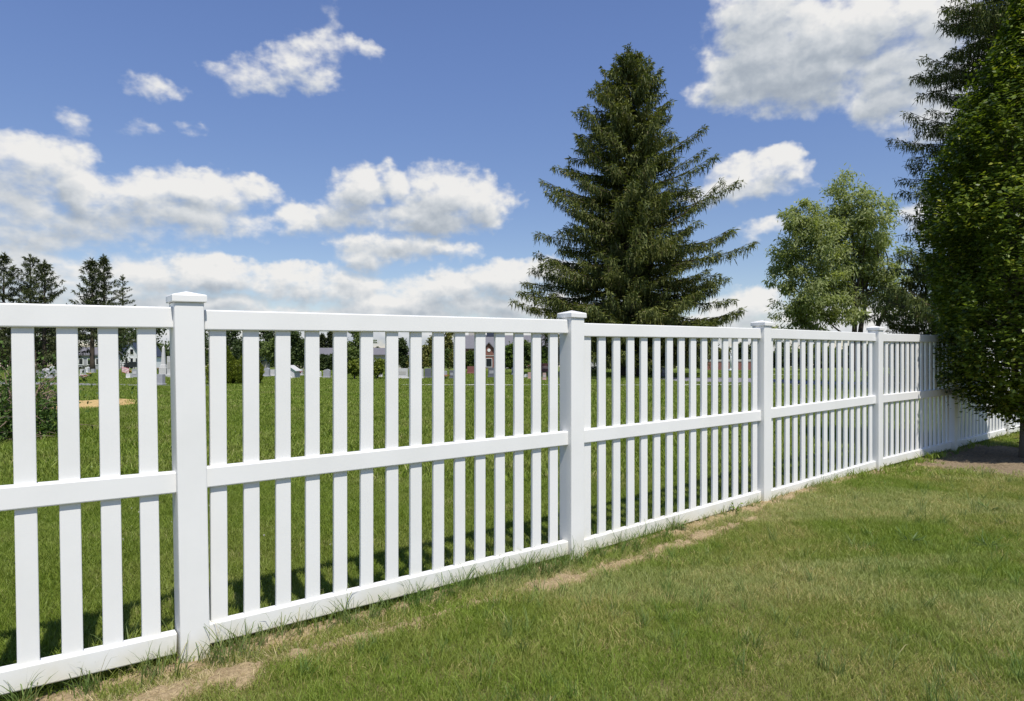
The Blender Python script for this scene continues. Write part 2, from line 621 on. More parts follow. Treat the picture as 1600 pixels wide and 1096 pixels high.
def blade_mat(name, g1, g2, straw, straw_lo, straw_hi, olive, transl=.28, streak=None):
    m, t, out = new_mat(name)
    geo = t.node('ShaderNodeNewGeometry')
    r = geo.outputs['Random Per Island']
    oi = t.node('ShaderNodeObjectInfo')
    pos = geo.outputs['Position']
    big = t.noise(pos, .8, 4, .6)
    med = t.noise(t.vmath('ADD', pos, (31, 7, 0)), 3.0, 4, .65)
    mixr = t.math('FRACT', t.math('ADD', t.math('MULTIPLY', r, 7.31), oi.outputs['Random']))
    c = t.mix(mixr, rgb(*g1), rgb(*g2))
    c = t.mix(t.math('MULTIPLY', t.smooth(big, .42, .60), .85), c, rgb(*olive))
    if streak:
        # paler bands left by the mower, parallel to the fence
        mp = t.node('ShaderNodeMapping')
        mp.inputs['Rotation'].default_value = (0, 0, -math.atan2(.617, .787))
        mp.inputs['Scale'].default_value = (.22, 1.25, 1)
        t.put(mp.inputs[0], t.vmath('ADD', pos, t.vmath('MULTIPLY', t.noise(pos, 1.1, 3, .6, color=True), (.5, .5, 0))))
        band = t.smooth(t.noise(mp.outputs[0], 1.0, 3, .5), .46, .60)
        c = t.mix(t.math('MULTIPLY', band, t.math('MULTIPLY_ADD', r, .55, .42)), c, rgb(*streak))
    # dead blades: more of them in dry patches
    dry = t.smooth(t.math('MULTIPLY_ADD', t.math('SUBTRACT', med, .5), 1.3, t.math('MULTIPLY_ADD', t.math('SUBTRACT', big, .5), .9, r)), straw_lo, straw_hi)
    c = t.mix(dry, c, rgb(*straw))
    p = t.node('ShaderNodeBsdfPrincipled')
    t.put(p.inputs['Base Color'], c)
    p.inputs['Roughness'].default_value = .5
    p.inputs['Specular IOR Level'].default_value = .22
    tr = t.node('ShaderNodeBsdfTranslucent')
    t.put(tr.inputs[0], t.mix(1.0, c, rgb(1.15, 1.25, .6), 'MULTIPLY'))
    mx = t.node('ShaderNodeMixShader')
    mx.inputs[0].default_value = transl
    t.l.new(p.outputs[0], mx.inputs[1])
    t.l.new(tr.outputs[0], mx.inputs[2])
    t.l.new(mx.outputs[0], out.inputs[0])
    return m


M['blade_near'] = blade_mat('lawn_blade', (.130, .200, .022), (.255, .320, .052), (.53, .43, .19), .79, 1.06, (.255, .285, .066), .30, (.36, .38, .15))
M['blade_far'] = blade_mat('meadow_blade', (.115, .180, .018), (.240, .300, .046), (.45, .40, .18), .92, 1.2, (.215, .26, .05))
M['blade_tall'] = blade_mat('tall_blade', (.09, .16, .035), (.18, .26, .065), (.46, .38, .2), .93, 1.15, (.17, .22, .075))


M['straw'] = blade_mat('straw_blade', (.34, .26, .13), (.56, .45, .25), (.60, .50, .30), .6, 1.0, (.42, .34, .18), .2)


# ------------------------------------------------------------------ ground
def build_ground():
    rs = [.15]
    while rs[-1] < 1500:
        rs.append(rs[-1] * 1.032 + .004)
    rs = np.array(rs)
    na = 300
    th = np.linspace(0, 2 * np.pi, na, endpoint=False)
    R, T = np.meshgrid(rs, th, indexing='ij')
    X, Y = R * np.sin(T), R * np.cos(T)
    Z = ground_z(X.ravel(), Y.ravel())
    V = np.stack([X.ravel(), Y.ravel(), Z], 1)
    nr = len(rs)
    i, j = np.meshgrid(np.arange(nr - 1), np.arange(na), indexing='ij')
    a = i * na + j
    b = i * na + (j + 1) % na
    Q = np.stack([a, b, b + na, a + na], -1).reshape(-1, 4)[:, ::-1]
    V = np.vstack([V, [[0, 0, gz(0, 0)]]])
    o = obj_me('ground', mesh_np('ground', V, Q, M['ground'], True))
    tag(o, kind='structure')


build_ground()


def strip_mask(t, s):
    """bare soil: the line under the bottom rails and the dry ridge before the fence; > 0 is bare"""
    w = (fbm(t * 2.1 + 3, s * 2 + 70, 3) - .5)
    n = fbm(t * 7 + 9, s * 7 + 31, 4) - .5
    c = .285 + .10 * w
    width = np.clip(.070 + .20 * (fbm(t * 1.6 + 50, t * 0 + 2, 4) - .5), .022, .088)
    ridge = 1 - np.abs(s - c) / np.maximum(width, .012) + n * 2.9 + (vnoise(t * 28, s * 28) - .5) * .7
    ridge = np.where(t > 3.2, ridge - np.clip((t - 3.2) * .6, 0, 1.5), ridge)
    under = 1 - np.abs(s - .035) / (.045 + .07 * fbm(t * 2 + 8, t * 0 + 90, 3)) + n * 1.6
    return np.maximum(ridge, under)


BUSH = (6.80, 8.46)


def mulch_mask(x, y):
    d = np.hypot((x - BUSH[0] + .15), (y - BUSH[1] - .10))
    n = fbm(x * 2.2 + 7, y * 2.2 + 3, 4) - .5
    m = 1 - d / 1.50 + n * .8
    t, s = fence_ts(x, y)
    m = np.where(s < .0, -1, m)
    m = np.where((x > 7.4) & (y > 9.2), m - 1.2, m)
    return m


def patch_grid(name, t0, t1, s0, s1, step, fn, mat, lift=.010):
    nt, ns = int((t1 - t0) / step), int((s1 - s0) / step)
    t, s = np.meshgrid(np.linspace(t0, t1, nt), np.linspace(s0, s1, ns), indexing='ij')
    x, y = fence_xy(t.ravel(), s.ravel())
    m = fn(x, y, t.ravel(), s.ravel())
    cl = fbm(x * 26 + 5, y * 26 + 1, 5) - .45 + (vnoise(x * 75, y * 75) - .5) * .35
    z = ground_z(x, y) + np.where(m > 0, np.clip(m, 0, .6) * .028 + lift * .3 + cl * .034 * np.clip(m * 2, 0, 1), -.05 + np.clip(m, -.3, 0) * .1)
    z = np.maximum(z, np.where(m > 0, ground_z(x, y) + .004, -9e9))
    V = np.stack([x, y, z], 1)
    i, j = np.meshgrid(np.arange(nt - 1), np.arange(ns - 1), indexing='ij')
    a = (i * ns + j).ravel()
    Q = np.stack([a, a + 1, a + ns + 1, a + ns], 1)
    mm = m[Q].max(1) > -.15
    o = obj_me(name, mesh_np(name, V, Q[mm], mat, True))
    tag(o, kind='structure')


patch_grid('bare_soil', -2.2, 10.8, -.12, .62, .0125, lambda x, y, t, s: strip_mask(t, s), M['soil'])
patch_grid('mulch_soil', 7.2, 13.5, .02, 3.0, .03, lambda x, y, t, s: mulch_mask(x, y), M['mulch'])


def sand_patch():
    n = 60
    u, v = np.meshgrid(np.linspace(-1.25, 1.25, n), np.linspace(-1.25, 1.25, n), indexing='ij')
    x, y = -11.3 + u.ravel() * .95, 17.0 + v.ravel() * 1.9
    m = 1 - np.hypot(u.ravel(), v.ravel()) + (fbm(x * 1.6, y * 1.6, 4) - .5) * .9
    z = ground_z(x, y) + np.where(m > 0, .03 + .05 * np.clip(m, 0, 1) + .03 * fbm(x * 8, y * 8, 3), -.06)
    a = (np.arange(n - 1)[:, None] * n + np.arange(n - 1)[None, :]).ravel()
    Q = np.stack([a, a + n, a + n + 1, a + 1], 1)
    o = obj_me('sand_patch', mesh_np('sand_patch', np.stack([x, y, z], 1), Q[m[Q].max(1) > -.1], M['sand'], True))
    tag(o, kind='structure')


def sand_mask(x, y):
    return 1 - np.hypot((x + 11.3) / .95, (y - 17.0) / 1.9)


sand_patch()

ROADS = []


def ribbon(name, pts, mat, lift=.03, n=60):
    """pts: (x, y, half width)"""
    P = np.array(pts, float)
    d = np.concatenate([[0], np.cumsum(np.hypot(np.diff(P[:, 0]), np.diff(P[:, 1])))])
    q = np.linspace(0, d[-1], n)
    x, y, w = (np.interp(q, d, P[:, k]) for k in range(3))
    for _ in range(3):
        x[1:-1] = (x[:-2] + x[1:-1] * 2 + x[2:]) / 4
        y[1:-1] = (y[:-2] + y[1:-1] * 2 + y[2:]) / 4
    tx, ty = np.gradient(x), np.gradient(y)
    L = np.hypot(tx, ty)
    nx, ny = -ty / L, tx / L
    V = []
    for k in (-1, -.33, .33, 1):
        px, py = x + nx * w * k, y + ny * w * k
        V.append(np.stack([px, py, ground_z(px, py) + lift], 1))
    V = np.stack(V, 1).reshape(-1, 3)
    i, j = np.meshgrid(np.arange(n - 1), np.arange(3), indexing='ij')
    a = (i * 4 + j).ravel()
    o = obj_me(name, mesh_np(name, V, np.stack([a, a + 4, a + 5, a + 1], 1)[:, ::-1], mat, True))
    tag(o, kind='structure')
    ROADS.append((x, y, w))
    return o


ribbon('road', [(-45, 34, 1.8), (-30, 29.5, 1.7), (-22, 27.8, 1.3), (-17, 26.7, .5), (-12, 26.5, .32)], M['asphalt'])
ribbon('path', [(-4.6, 26.8, .34), (0, 26.9, .34), (6, 26.7, .34), (10, 27.0, .36), (16, 27.0, .36)], M['concrete'])
ribbon('side_path', [(3.5, 48, .35), (9, 43.5, .35), (14.5, 38.2, .35), (22, 36.5, .35)], M['concrete'], .035)
ribbon('road', [(8.2, 33.5, 1.0), (10.2, 31.5, 3.2), (12.2, 30.3, 1.9), (14.0, 28.6, 1.3), (19, 27.5, .8)], M['asphalt'], .022)


def road_mask(x, y):
    m = np.zeros(len(x), bool)
    for (rx, ry, rw) in ROADS:
        d = np.full(len(x), 1e9)
        for a, b, w in zip(rx, ry, rw):
            d = np.minimum(d, np.hypot(x - a, y - b) - w)
        m |= d < .12
    return m


# ------------------------------------------------------------------ fence
def build_fence():
    rz = math.atan2(FU[1], FU[0])
    root = empty('picket_fence', (FP0[0], FP0[1], 0), rz,
                 'long white vinyl fence of posts, three rails and spaced upright pickets running across the lawn', 'fence')
    # local x runs along the fence, local -y faces the camera side
    post_me = MB().box(-.0635, .0635, -.0635, .0635, 0, 1.0, .006, 2).mesh('post', M['vinyl'])
    # a flared cap with a low pyramid
    bm = bmesh.new()

    def ring(h, z):
        return [bm.verts.new((sx * h, sy * h, z)) for sx, sy in ((-1, -1), (1, -1), (1, 1), (-1, 1))]
    rings = [ring(.0665, -.004), ring(.073, -.004), ring(.074, 0), ring(.074, .026), ring(.070, .031)]
    for a, b in zip(rings[:-1], rings[1:]):
        for k in range(4):
            bm.faces.new((a[k], a[(k + 1) % 4], b[(k + 1) % 4], b[k]))
    top = bm.verts.new((0, 0, .050))
    for k in range(4):
        bm.faces.new((rings[-1][k], rings[-1][(k + 1) % 4], top))
    bm.normal_update()
    cap_me = bpy.data.meshes.new('post_cap')
    bm.to_mesh(cap_me)
    bm.free()
    cap_me.materials.append(M['vinyl'])
    picket_me = MB().box(-.038, .038, -.011, .011, 0, 1.0, .004, 2).mesh('picket', M['vinyl'])
    RL = SP - .118
    rail_me = MB().box(-RL / 2, RL / 2, -.0285, .0285, -.0485, .0485, .006, 2).mesh('rail', M['vinyl'])

    tops = {0: 1.692, 1: 1.698, 2: 1.700, 3: 1.706}
    lean = {0: .0165, -1: .010}
    for k in range(-1, 8):
        gx, gy = fence_xy(k * SP, 0)
        g = gz(gx, gy) - .06
        tp = tops.get(k, 1.704)
        p = obj_me('post', post_me, root, (k * SP, 0, g))
        p.scale = (1, 1, tp - g)
        if k in lean:                     # the first post leans a little
            p.rotation_euler = (0, -lean[k], 0)
            p.location.x += lean[k] * .86
        c = obj_me('post_cap', cap_me, p)
        c.scale = (1, 1, 1 / (tp - g))
        c.location = (0, 0, 1.0)
    # heights of the rail tops at the two ends of each panel
    H = {-1: ((1.630, .950, .225), (1.664, .899, .153)),
         0: ((1.657, .906, .158), (1.680, .895, .124)),
         1: ((1.660, .894, .104), (1.672, .897, .139)),
         2: ((1.674, .906, .119), (1.669, .932, .160)),
         3: ((1.667, .931, .166), (1.676, .930, .165)),
         4: ((1.676, .93, .163), (1.680, .93, .165)),
         5: ((1.680, .93, .165), (1.68, .93, .165)),
         6: ((1.680, .93, .165), (1.68, .93, .165))}
    plean = {-1: .0150, 0: .003}
    for k, (a, b) in H.items():
        for h0, h1 in zip(a, b):
            r = obj_me('rail', rail_me, root, ((k + .5) * SP, 0, (h0 + h1) / 2 - .0485))
            r.rotation_euler = (0, -math.atan2(h1 - h0, RL), 0)
        for i in range(15):
            p0, dp = {-1: (.225, .1485), 0: (.125, .1552), 1: (.143, .1573)}.get(k, (.140, .1562))
            c = p0 + dp * i + random.uniform(-.0016, .0016)
            fr = c / SP
            z0 = a[2] + (b[2] - a[2]) * fr - .045
            z1 = a[0] + (b[0] - a[0]) * fr - .045
            p = obj_me('picket', picket_me, root, (k * SP + c, random.uniform(-.0015, .0015), z0))
            p.scale = (1, 1, z1 - z0)
            ln = plean.get(k, 0) + random.uniform(-.0012, .0012)
            if k == 0:
                ln = .006 * max(0, 1 - fr * 3) + random.uniform(-.001, .001)
            p.rotation_euler = (0, -ln, 0)
            p.location.x += ln * .86


build_fence()


# ------------------------------------------------------------------ foliage builders
def unit(v):
    return v / np.maximum(np.linalg.norm(v, axis=-1, keepdims=True), 1e-9)


def leaves(C, A, N, L, W, fold=.15):
    """rhombic leaves: base C, axis A, normal N, length L, width W"""
    n = len(C)
    A = unit(A)
    S = unit(np.cross(A, N))
    N = np.cross(S, A)
    L, W = np.broadcast_to(L, (n,))[:, None], np.broadcast_to(W, (n,))[:, None]
    mid = C + A * L * .45
    v0 = C
    v1 = mid + S * W * .5 + N * W * fold
    v2 = C + A * L
    v3 = mid - S * W * .5 + N * W * fold
    V = np.stack([v0, v1, v2, v3], 1).reshape(-1, 3)
    Q = np.arange(n * 4).reshape(-1, 4)
    return V, Q


def cat(parts):
    V, Q, off = [], [], 0
    for v, q in parts:
        V.append(v)
        Q.append(q + off)
        off += len(v)
    return np.vstack(V), np.vstack(Q)


def rand_unit(n, rng):
    v = rng.normal(size=(n, 3))
    return unit(v)


def limb_tube(mb, pts, r0, r1, n=5):
    k = len(pts)
    mb.tube(pts, [r0 + (r1 - r0) * i / (k - 1) for i in range(k)], n)


def spruce(name, label, x, y, h, rad, seed, mat, nlimb=230, step=.22, leaf=(.16, .07), group=None, cat_='tree',
           clear=.06, upper=.55, top_open=0.0, drape=1.0, azbias=None, trunk_r=None, arms=(), pexp=.8, qexp=.92):
    rng = np.random.default_rng(seed)
    g = gz(x, y)
    root = empty(name, (x, y, g), rng.uniform(0, 6.28) if azbias is None else 0, label, cat_, group)
    tr = trunk_r or h * .022
    mb = MB()
    pts = [(math.sin(q * 2.1 + seed) * .004 * h * q, math.cos(q * 1.7 + seed) * .004 * h * q, q * h) for q in np.linspace(0, .985, 14)]
    pts[0] = (0, 0, -.3)
    mb.tube(pts, [tr * (1.35 if i == 0 else 1 - i / 14.2) for i in range(14)], 10)
    mb.build('trunk', M['bark'], root, smooth=True)
    parts = []
    mb = MB()
    specs = []
    for i in range(nlimb):
        q = clear + (1 - clear) * ((i + rng.uniform(0, 1)) / nlimb) ** qexp
        specs.append((q, i * 2.39996 + rng.normal(0, .35), None))
    for (aq, aaz, al) in arms:
        specs.append((aq, aaz, al))
    for (q, az, fl) in specs:
        q = min(q, .985)
        prof = (1 - q) ** pexp * (1 - .25 * max(0, (.16 - q)) / .16)
        L = fl if fl else rad * prof * rng.uniform(.50, 1.15) + .12
        if fl is None and rng.random() < .10:
            L *= 1.16
        if top_open and q > .75:
            L *= 1 + top_open * (q - .75) * 2
        rise = (q - upper) * 1.1                       # upper limbs climb, lower sag then lift
        a1 = min(max(rise, -.24), .28) + rng.normal(0, .13)
        b1 = rng.uniform(.08, .26) if q < upper else rng.uniform(.0, .16)
        s = np.linspace(0, 1, 8)
        r = s * L
        z = q * h + L * (a1 * s - .22 * s * (1 - s) + b1 * s ** 2.4 * (1 if q < .8 else .4))
        dv = np.array([math.cos(az), math.sin(az)])
        wob = rng.normal(0, .03) * L * s * s
        line = np.stack([dv[0] * r - dv[1] * wob, dv[1] * r + dv[0] * wob, z], 1)
        limb_tube(mb, line.tolist(), max(.012, tr * .22 * (L / rad) ** .7 * (1 - q * .3)), .006, 4)
        m = max(3, int(L * .88 / step))
        sp = np.linspace(.14, 1.0, m) + rng.normal(0, .25 / m, m)
        sp = np.clip(sp, .08, 1)
        C0 = np.stack([np.interp(sp, s, line[:, k]) for k in range(3)], 1)
        out = np.array([dv[0], dv[1], .12])
        side = np.array([-dv[1], dv[0], 0])
        # twigs to both sides, each carrying short needle sprays, and hanging tails below
        tl = (.22 + .55 * (1 - np.abs(sp - .5) * 1.1)) * min(1.0, .35 + L / (rad + .5) * .8) * rng.uniform(.6, 1.25, m)
        for sgn in (-1, 1, 0):
            d0 = unit(out[None] * rng.uniform(.5, .95, (m, 1)) + side[None] * sgn * rng.uniform(.6, 1.0, (m, 1)) + np.array([0, 0, 1]) * rng.normal(-.12, .16, (m, 1)))
            tlen = tl * (.9 if sgn else .55)
            for f in (.15, .45, .72, .95):
                base = C0 + d0 * (tlen * f)[:, None]
                base[:, 2] -= (tlen * f) ** 2 * .35 * drape
                ax = unit(d0 + rng.normal(0, .35, (m, 3)) + np.array([0, 0, -.12]))
                nn = unit(np.array([0, 0, 1]) + rng.normal(0, .45, (m, 3)))
                parts.append(leaves(base, ax, nn, leaf[0] * rng.uniform(.8, 1.5, m), leaf[1] * rng.uniform(.7, 1.4, m), .3))
                if f > .3:
                    hl = rng.uniform(.5, 1.0, m) * drape
                    ax2 = unit(np.array([0, 0, -1]) + rng.normal(0, .28, (m, 3)))
                    keep = rng.random(m) < .8
                    parts.append(leaves(base[keep], ax2[keep], rand_unit(m, rng)[keep], (leaf[0] * 1.7 * hl + .05)[keep], (leaf[1] * .85 * rng.uniform(.6, 1.2, m))[keep], .3))
    mb.build('branches', M['bark'], root)
    # leader tip
    k = 40
    zz = rng.uniform(.93, 1.0, k) * h
    C = np.stack([rng.normal(0, .05, k), rng.normal(0, .05, k), zz], 1)
    parts.append(leaves(C, unit(rng.normal(0, .6, (k, 3)) + np.array([0, 0, .9])), rand_unit(k, rng), leaf[0] * 1.6, leaf[1], .3))
    V, Q = cat(parts)
    o = obj_me('crown', mesh_np('crown', V, Q, mat), root)
    o['kind'] = 'stuff'
    return root


def broadleaf(name, label, x, y, h, lobes, seed, mat, nleaf, leaf, group=None, cat_='tree', trunk=.16, trunk_h=.35, droop=.3,
              trunks=((0, 0, 0, 0),), bark='bark', shell=.55, clump=34, csz=.27):
    """lobes: (dx, dy, z, rx, ry, rz) ellipsoids the foliage fills"""
    rng = np.random.default_rng(seed)
    g = gz(x, y)
    root = empty(name, (x, y, g), 0, label, cat_, group)
    mb = MB()
    for (bx, by, txx, tyy) in trunks:
        top = h * trunk_h
        pts = [(bx + (txx) * q * q, by + tyy * q * q, -.2 + (top + .2) * q) for q in np.linspace(0, 1, 6)]
        mb.tube(pts, [trunk * (1.25 - .6 * i / 5) for i in range(6)], 8)
        # limbs into the lobes
        for (dx, dy, lz, rx, ry, rzz) in lobes:
            if len(trunks) > 1 and math.hypot(dx - bx - txx, dy - by - tyy) > 3.2:
                continue
            s = np.linspace(0, 1, 6)
            e = np.array([dx, dy, lz + rzz * .3])
            b0 = np.array(pts[4])
            if e[2] < b0[2]:
                b0 = np.array(pts[2])
            mid = (b0 + e) / 2 + rng.normal(0, .08 * h * .3, 3)
            ln = [((1 - q) ** 2 * b0 + 2 * q * (1 - q) * mid + q * q * e).tolist() for q in s]
            limb_tube(mb, ln, trunk * .5, trunk * .08, 5)
    mb.build('trunk', M[bark], root, smooth=True)
    vol = np.array([l[3] * l[4] * l[5] for l in lobes]) ** .75
    cnt = (vol / vol.sum() * nleaf).astype(int)
    parts = []
    for l, n in zip(lobes, cnt):
        # clumps inside the lobe
        nc = max(4, int(n / clump))
        d = rand_unit(nc, rng)
        rr = rng.random(nc) ** shell
        cc = np.array(l[:3]) + d * rr[:, None] * np.array(l[3:])
        idx = rng.integers(0, nc, n)
        cs = min(l[3:]) * csz
        off = rng.normal(0, 1, (n, 3)) * cs * np.array([1, 1, .7])
        C = cc[idx] + off
        outw = unit((C - np.array(l[:3])) / np.array(l[3:]))
        N = unit(outw * .6 + np.array([0, 0, .55]) + rng.normal(0, .55, (n, 3)))
        A = unit(outw * .5 + rng.normal(0, .6, (n, 3)) + np.array([0, 0, -droop]))
        parts.append(leaves(C, A, N, leaf[0] * rng.uniform(.6, 1.4, n), leaf[1] * rng.uniform(.6, 1.4, n), .15))
    V, Q = cat(parts)
    V[:, 2] = np.maximum(V[:, 2], .03)
    o = obj_me('crown', mesh_np('crown', V, Q, mat), root)
    o['kind'] = 'stuff'
    return root


M['spruce'] = foliage('spruce_needles', (.066, .090, .024), (.185, .200, .056), .22, .6, .7, (.15, .13, .06))
M['spruce_far'] = foliage('far_spruce_needles', (.045, .060, .022), (.10, .115, .045), .10, .65, .3)
M['spruce_near'] = foliage('near_spruce_needles', (.055, .080, .022), (.155, .175, .05), .12, .6, .9, (.09, .07, .03))
M['golden'] = foliage('golden_conifer', (.075, .085, .016), (.17, .165, .04), .2, .6, .8)
M['willow'] = foliage('willow_leaf', (.19, .235, .075), (.38, .41, .17), .45, .5, .5, (.30, .33, .20))
M['hornbeam'] = foliage('hornbeam_leaf', (.040, .072, .008), (.19, .25, .026), .34, .40, 1.6, (.36, .36, .05), .4)
M['leaf_dark'] = foliage('dark_leaf', (.028, .045, .015), (.075, .105, .03), .25, .6, .15)
M['leaf_mid'] = foliage('mid_leaf', (.06, .09, .022), (.14, .185, .045), .3, .6, .2)
M['leaf_olive'] = foliage('olive_leaf', (.10, .11, .025), (.22, .215, .06), .3, .6, .2)
M['leaf_bright'] = foliage('bright_leaf', (.07, .115, .018), (.15, .215, .04), .33, .55, .3)
M['yew'] = foliage('yew_leaf', (.10, .135, .015), (.21, .245, .03), .25, .55, 1.5)
M['weed'] = foliage('weed_leaf', (.05, .095, .02), (.12, .19, .04), .3, .5, 2.0)

# the big spruce behind the fence
SX, SZ = pxx(984, 36.5), 36.5
spruce('spruce_tree', 'tall dark green spruce with drooping boughs standing alone in the middle beyond the fence', SX, SZ, 18.5, 6.1, 3,
       M['spruce'], nlimb=470, step=.15, leaf=(.205, .066), azbias=1, trunk_r=.48, clear=.085, pexp=.62, qexp=1.12, upper=.5, drape=1.35,
       arms=((.235, math.pi, 6.5), (.25, math.pi * 1.05, 6.2), (.37, -.06, 6.9), (.43, .05, 6.0), (.50, -.1, 5.9), (.445, math.pi * .98, 5.2), (.53, math.pi * .97, 4.9), (.62, math.pi, 4.2), (.74, math.pi * .98, 3.0)))
# big conifer behind the clipped tree on the right
spruce('spruce_tree', 'ragged dark spruce rising out of frame behind the leafy tree at the right', 17.4, 22.0, 20.6, 4.9, 9,
       M['spruce_near'], nlimb=560, step=.10, leaf=(.115, .040), azbias=1, clear=.13, trunk_r=.32, pexp=.75, drape=1.5)
spruce('conifer_tree', 'low golden green conifer beside the shaded fence end', pxx(1458, 25), 25.0, 5.2, 2.6, 21,
       M['golden'], nlimb=130, step=.16, leaf=(.14, .06), azbias=1, clear=.02, trunk_r=.12)
# far spruces at the left
for i, (px, top, z, rp, lab) in enumerate([
        (6, 399, 84, 46, 'far dark spruce cut by the left edge of the view'),
        (48, 401, 86, 46, 'far dark spruce with an open forked top, second from the left edge'),
        (69, 411, 82, 40, 'far dark spruce with a dense pointed top, third from the left edge'),
        (144, 407, 84, 38, 'far dark spruce with a thin broken top, left of the twin pair'),
        (162, 402, 87, 40, 'far dark spruce, tallest of the clump left of the first post'),
        (192, 431, 178, 23, 'narrow short spruce at the right of the far clump left of the first post')]):
    X = pxx(px, z)
    g = gz(X, z)
    h = EYE - g + (548 - top) / F * z
    spruce('spruce_tree', lab, X, z, h, rp / F * z * (1.5 if i in (3, 4) else 1.9), 40 + i, M['spruce_far'], nlimb=64, step=.34, leaf=(.40, .11), group='far spruces at the left',
           clear=.28 if i in (3, 4) else .07, top_open=1.0 if i in (1, 3) else .2, drape=.9, pexp=.85)
for i, (px, top, z, rp, lab) in enumerate([(503, 525, 150, 11, 'tiny far spruce tip between two pickets, shorter of the pair'),
                                          (517, 520, 150, 12, 'tiny far spruce tip between two pickets, taller of the pair')]):
    X = pxx(px, z)
    h = EYE - gz(X, z) + (548 - top) / F * z
    spruce('spruce_tree', lab, X, z, h, rp / F * z * 1.2, 60 + i, M['spruce_far'], nlimb=50, step=.8, leaf=(.6, .26), group='far spruce tips', drape=.7)

# the willow-like tree
WX, WZ = pxx(1318, 50), 50.0
kk = WZ / F


def wl(px, py, rx, ry, dy=0):
    return ((px - 1318) * kk, dy, EYE - gz(WX, WZ) + (548 - py) * kk, rx * kk, rx * kk * .9, ry * kk)


broadleaf('willow_tree', 'airy light green willow tree with three leaning trunks beyond the fence', WX, WZ, 15.5,
          [wl(1325, 320, 38, 48), wl(1242, 334, 24, 30), wl(1310, 352, 42, 46, 1), wl(1352, 345, 40, 44, -1), wl(1250, 350, 34, 40), wl(1236, 388, 32, 44, .6), wl(1275, 388, 40, 46, -1),
           wl(1372, 362, 28, 36, 1), wl(1376, 402, 34, 40), wl(1325, 400, 46, 42), wl(1355, 432, 46, 38, 1), wl(1228, 424, 30, 40), wl(1258, 448, 40, 40, -1.2),
           wl(1300, 446, 40, 38, 1), wl(1240, 486, 34, 34), wl(1280, 492, 40, 30, .5), wl(1388, 455, 32, 40, -.5), wl(1324, 478, 34, 26, -1), wl(1225, 520, 22, 22), wl(1270, 530, 30, 20)],
          77, M['willow'], 50000, (.31, .10), trunk=.20, trunk_h=.42, droop=.7,
          trunks=((.8, 0, .2, 0), (1.3, .4, 1.0, .2), (1.6, -.3, 2.6, -.2)), bark='bark', clump=95, csz=.185, shell=.45)


# ------------------------------------------------------------------ the leafy tree at the right
def hornbeam():
    rng = np.random.default_rng(5)
    x, y = BUSH
    g = gz(x, y)
    root = empty('hornbeam_tree', (x, y, g), 0, 'dense dark leafy tree with low skirted crown at the right edge before the fence', 'tree')
    mb = MB()
    mb.tube([(0, 0, -.2), (.01, 0, .25), (.02, .01, .6), (.02, .02, 2.0), (0, .03, 4.6)], [.10, .085, .075, .05, .012], 10)
    H = np.array([.50, .68, 1.02, 1.45, 2.2, 2.9, 3.6, 4.0, 4.5, 4.85, 5.3, 5.7, 6.1])
    Rr = np.array([.08, .50, .86, 1.05, 1.13, 1.15, 1.08, .98, .76, .55, .34, .18, .04])
    for i in range(34):
        az = i * 2.4
        hz = rng.uniform(.35, 1.6)
        ht = rng.uniform(.8, 5.0) + hz * .3
        rr = np.interp(ht, H, Rr) * rng.uniform(.5, .9)
        e = np.array([math.cos(az) * rr, math.sin(az) * rr, ht])
        s = np.linspace(0, 1, 6)
        ln = [(np.array([0.02, 0.01, hz]) * (1 - q) + e * q + np.array([math.cos(az), math.sin(az), 0]) * .25 * rr * math.sin(math.pi * q)).tolist() for q in s]
        limb_tube(mb, ln, .028, .006, 5)
    mb.build('trunk', M['bark_pale'], root, smooth=True)
    ns = 9000
    ht = rng.choice(np.linspace(.52, 6.2, 400), ns, p=(lambda w: w / w.sum())(np.interp(np.linspace(.52, 6.2, 400), H, Rr) + .08))
    az = rng.uniform(0, 2 * np.pi, ns)
    lump = 1 + .19 * (vnoise(az * 2.5 + 30, ht * 1.6) - .5) * 2 + .08 * (vnoise(az * 7 + 3, ht * 4) - .5) * 2
    depth = 1 - .55 * rng.random(ns) ** 2.0
    r = np.interp(ht, H, Rr) * lump * depth
    C = np.stack([np.cos(az) * r, np.sin(az) * r, ht], 1)
    outw = np.stack([np.cos(az), np.sin(az), np.zeros(ns)], 1)
    up = np.where(ht < 1.2, rng.uniform(-.35, .25, ns), rng.uniform(.2, 1.3, ns))
    D = unit(outw + np.array([0, 0, 1]) * up[:, None] + rng.normal(0, .35, (ns, 3)))
    ln = rng.uniform(.14, .34, ns)
    shoot = rng.random(ns) < .09
    D[shoot] = unit(outw[shoot] * .25 + np.array([0, 0, 1]) + rng.normal(0, .12, (shoot.sum(), 3)))
    ln[shoot] *= 1.9
    C[shoot] += outw[shoot] * .06
    parts = []
    nl = 11
    for i in range(nl):
        f = i / (nl - 1)
        base = C + D * (ln * (f - .5))[:, None]
        sd = unit(np.cross(D, np.array([0, 0, 1.0]) + rng.normal(0, .25, (ns, 3))))
        sg = 1 if i % 2 else -1
        A = unit(D * .55 + sd * sg * .85 + np.array([0, 0, -.25]) + rng.normal(0, .22, (ns, 3)))
        N = unit(np.array([0, 0, 1.0]) + outw * .45 + rng.normal(0, .35, (ns, 3)))
        parts.append(leaves(base, A, N, rng.uniform(.048, .080, ns), rng.uniform(.030, .048, ns), .12))
    V, Q = cat(parts)
    o = obj_me('crown', mesh_np('crown', V, Q, M['hornbeam']), root)
    o['kind'] = 'stuff'


hornbeam()


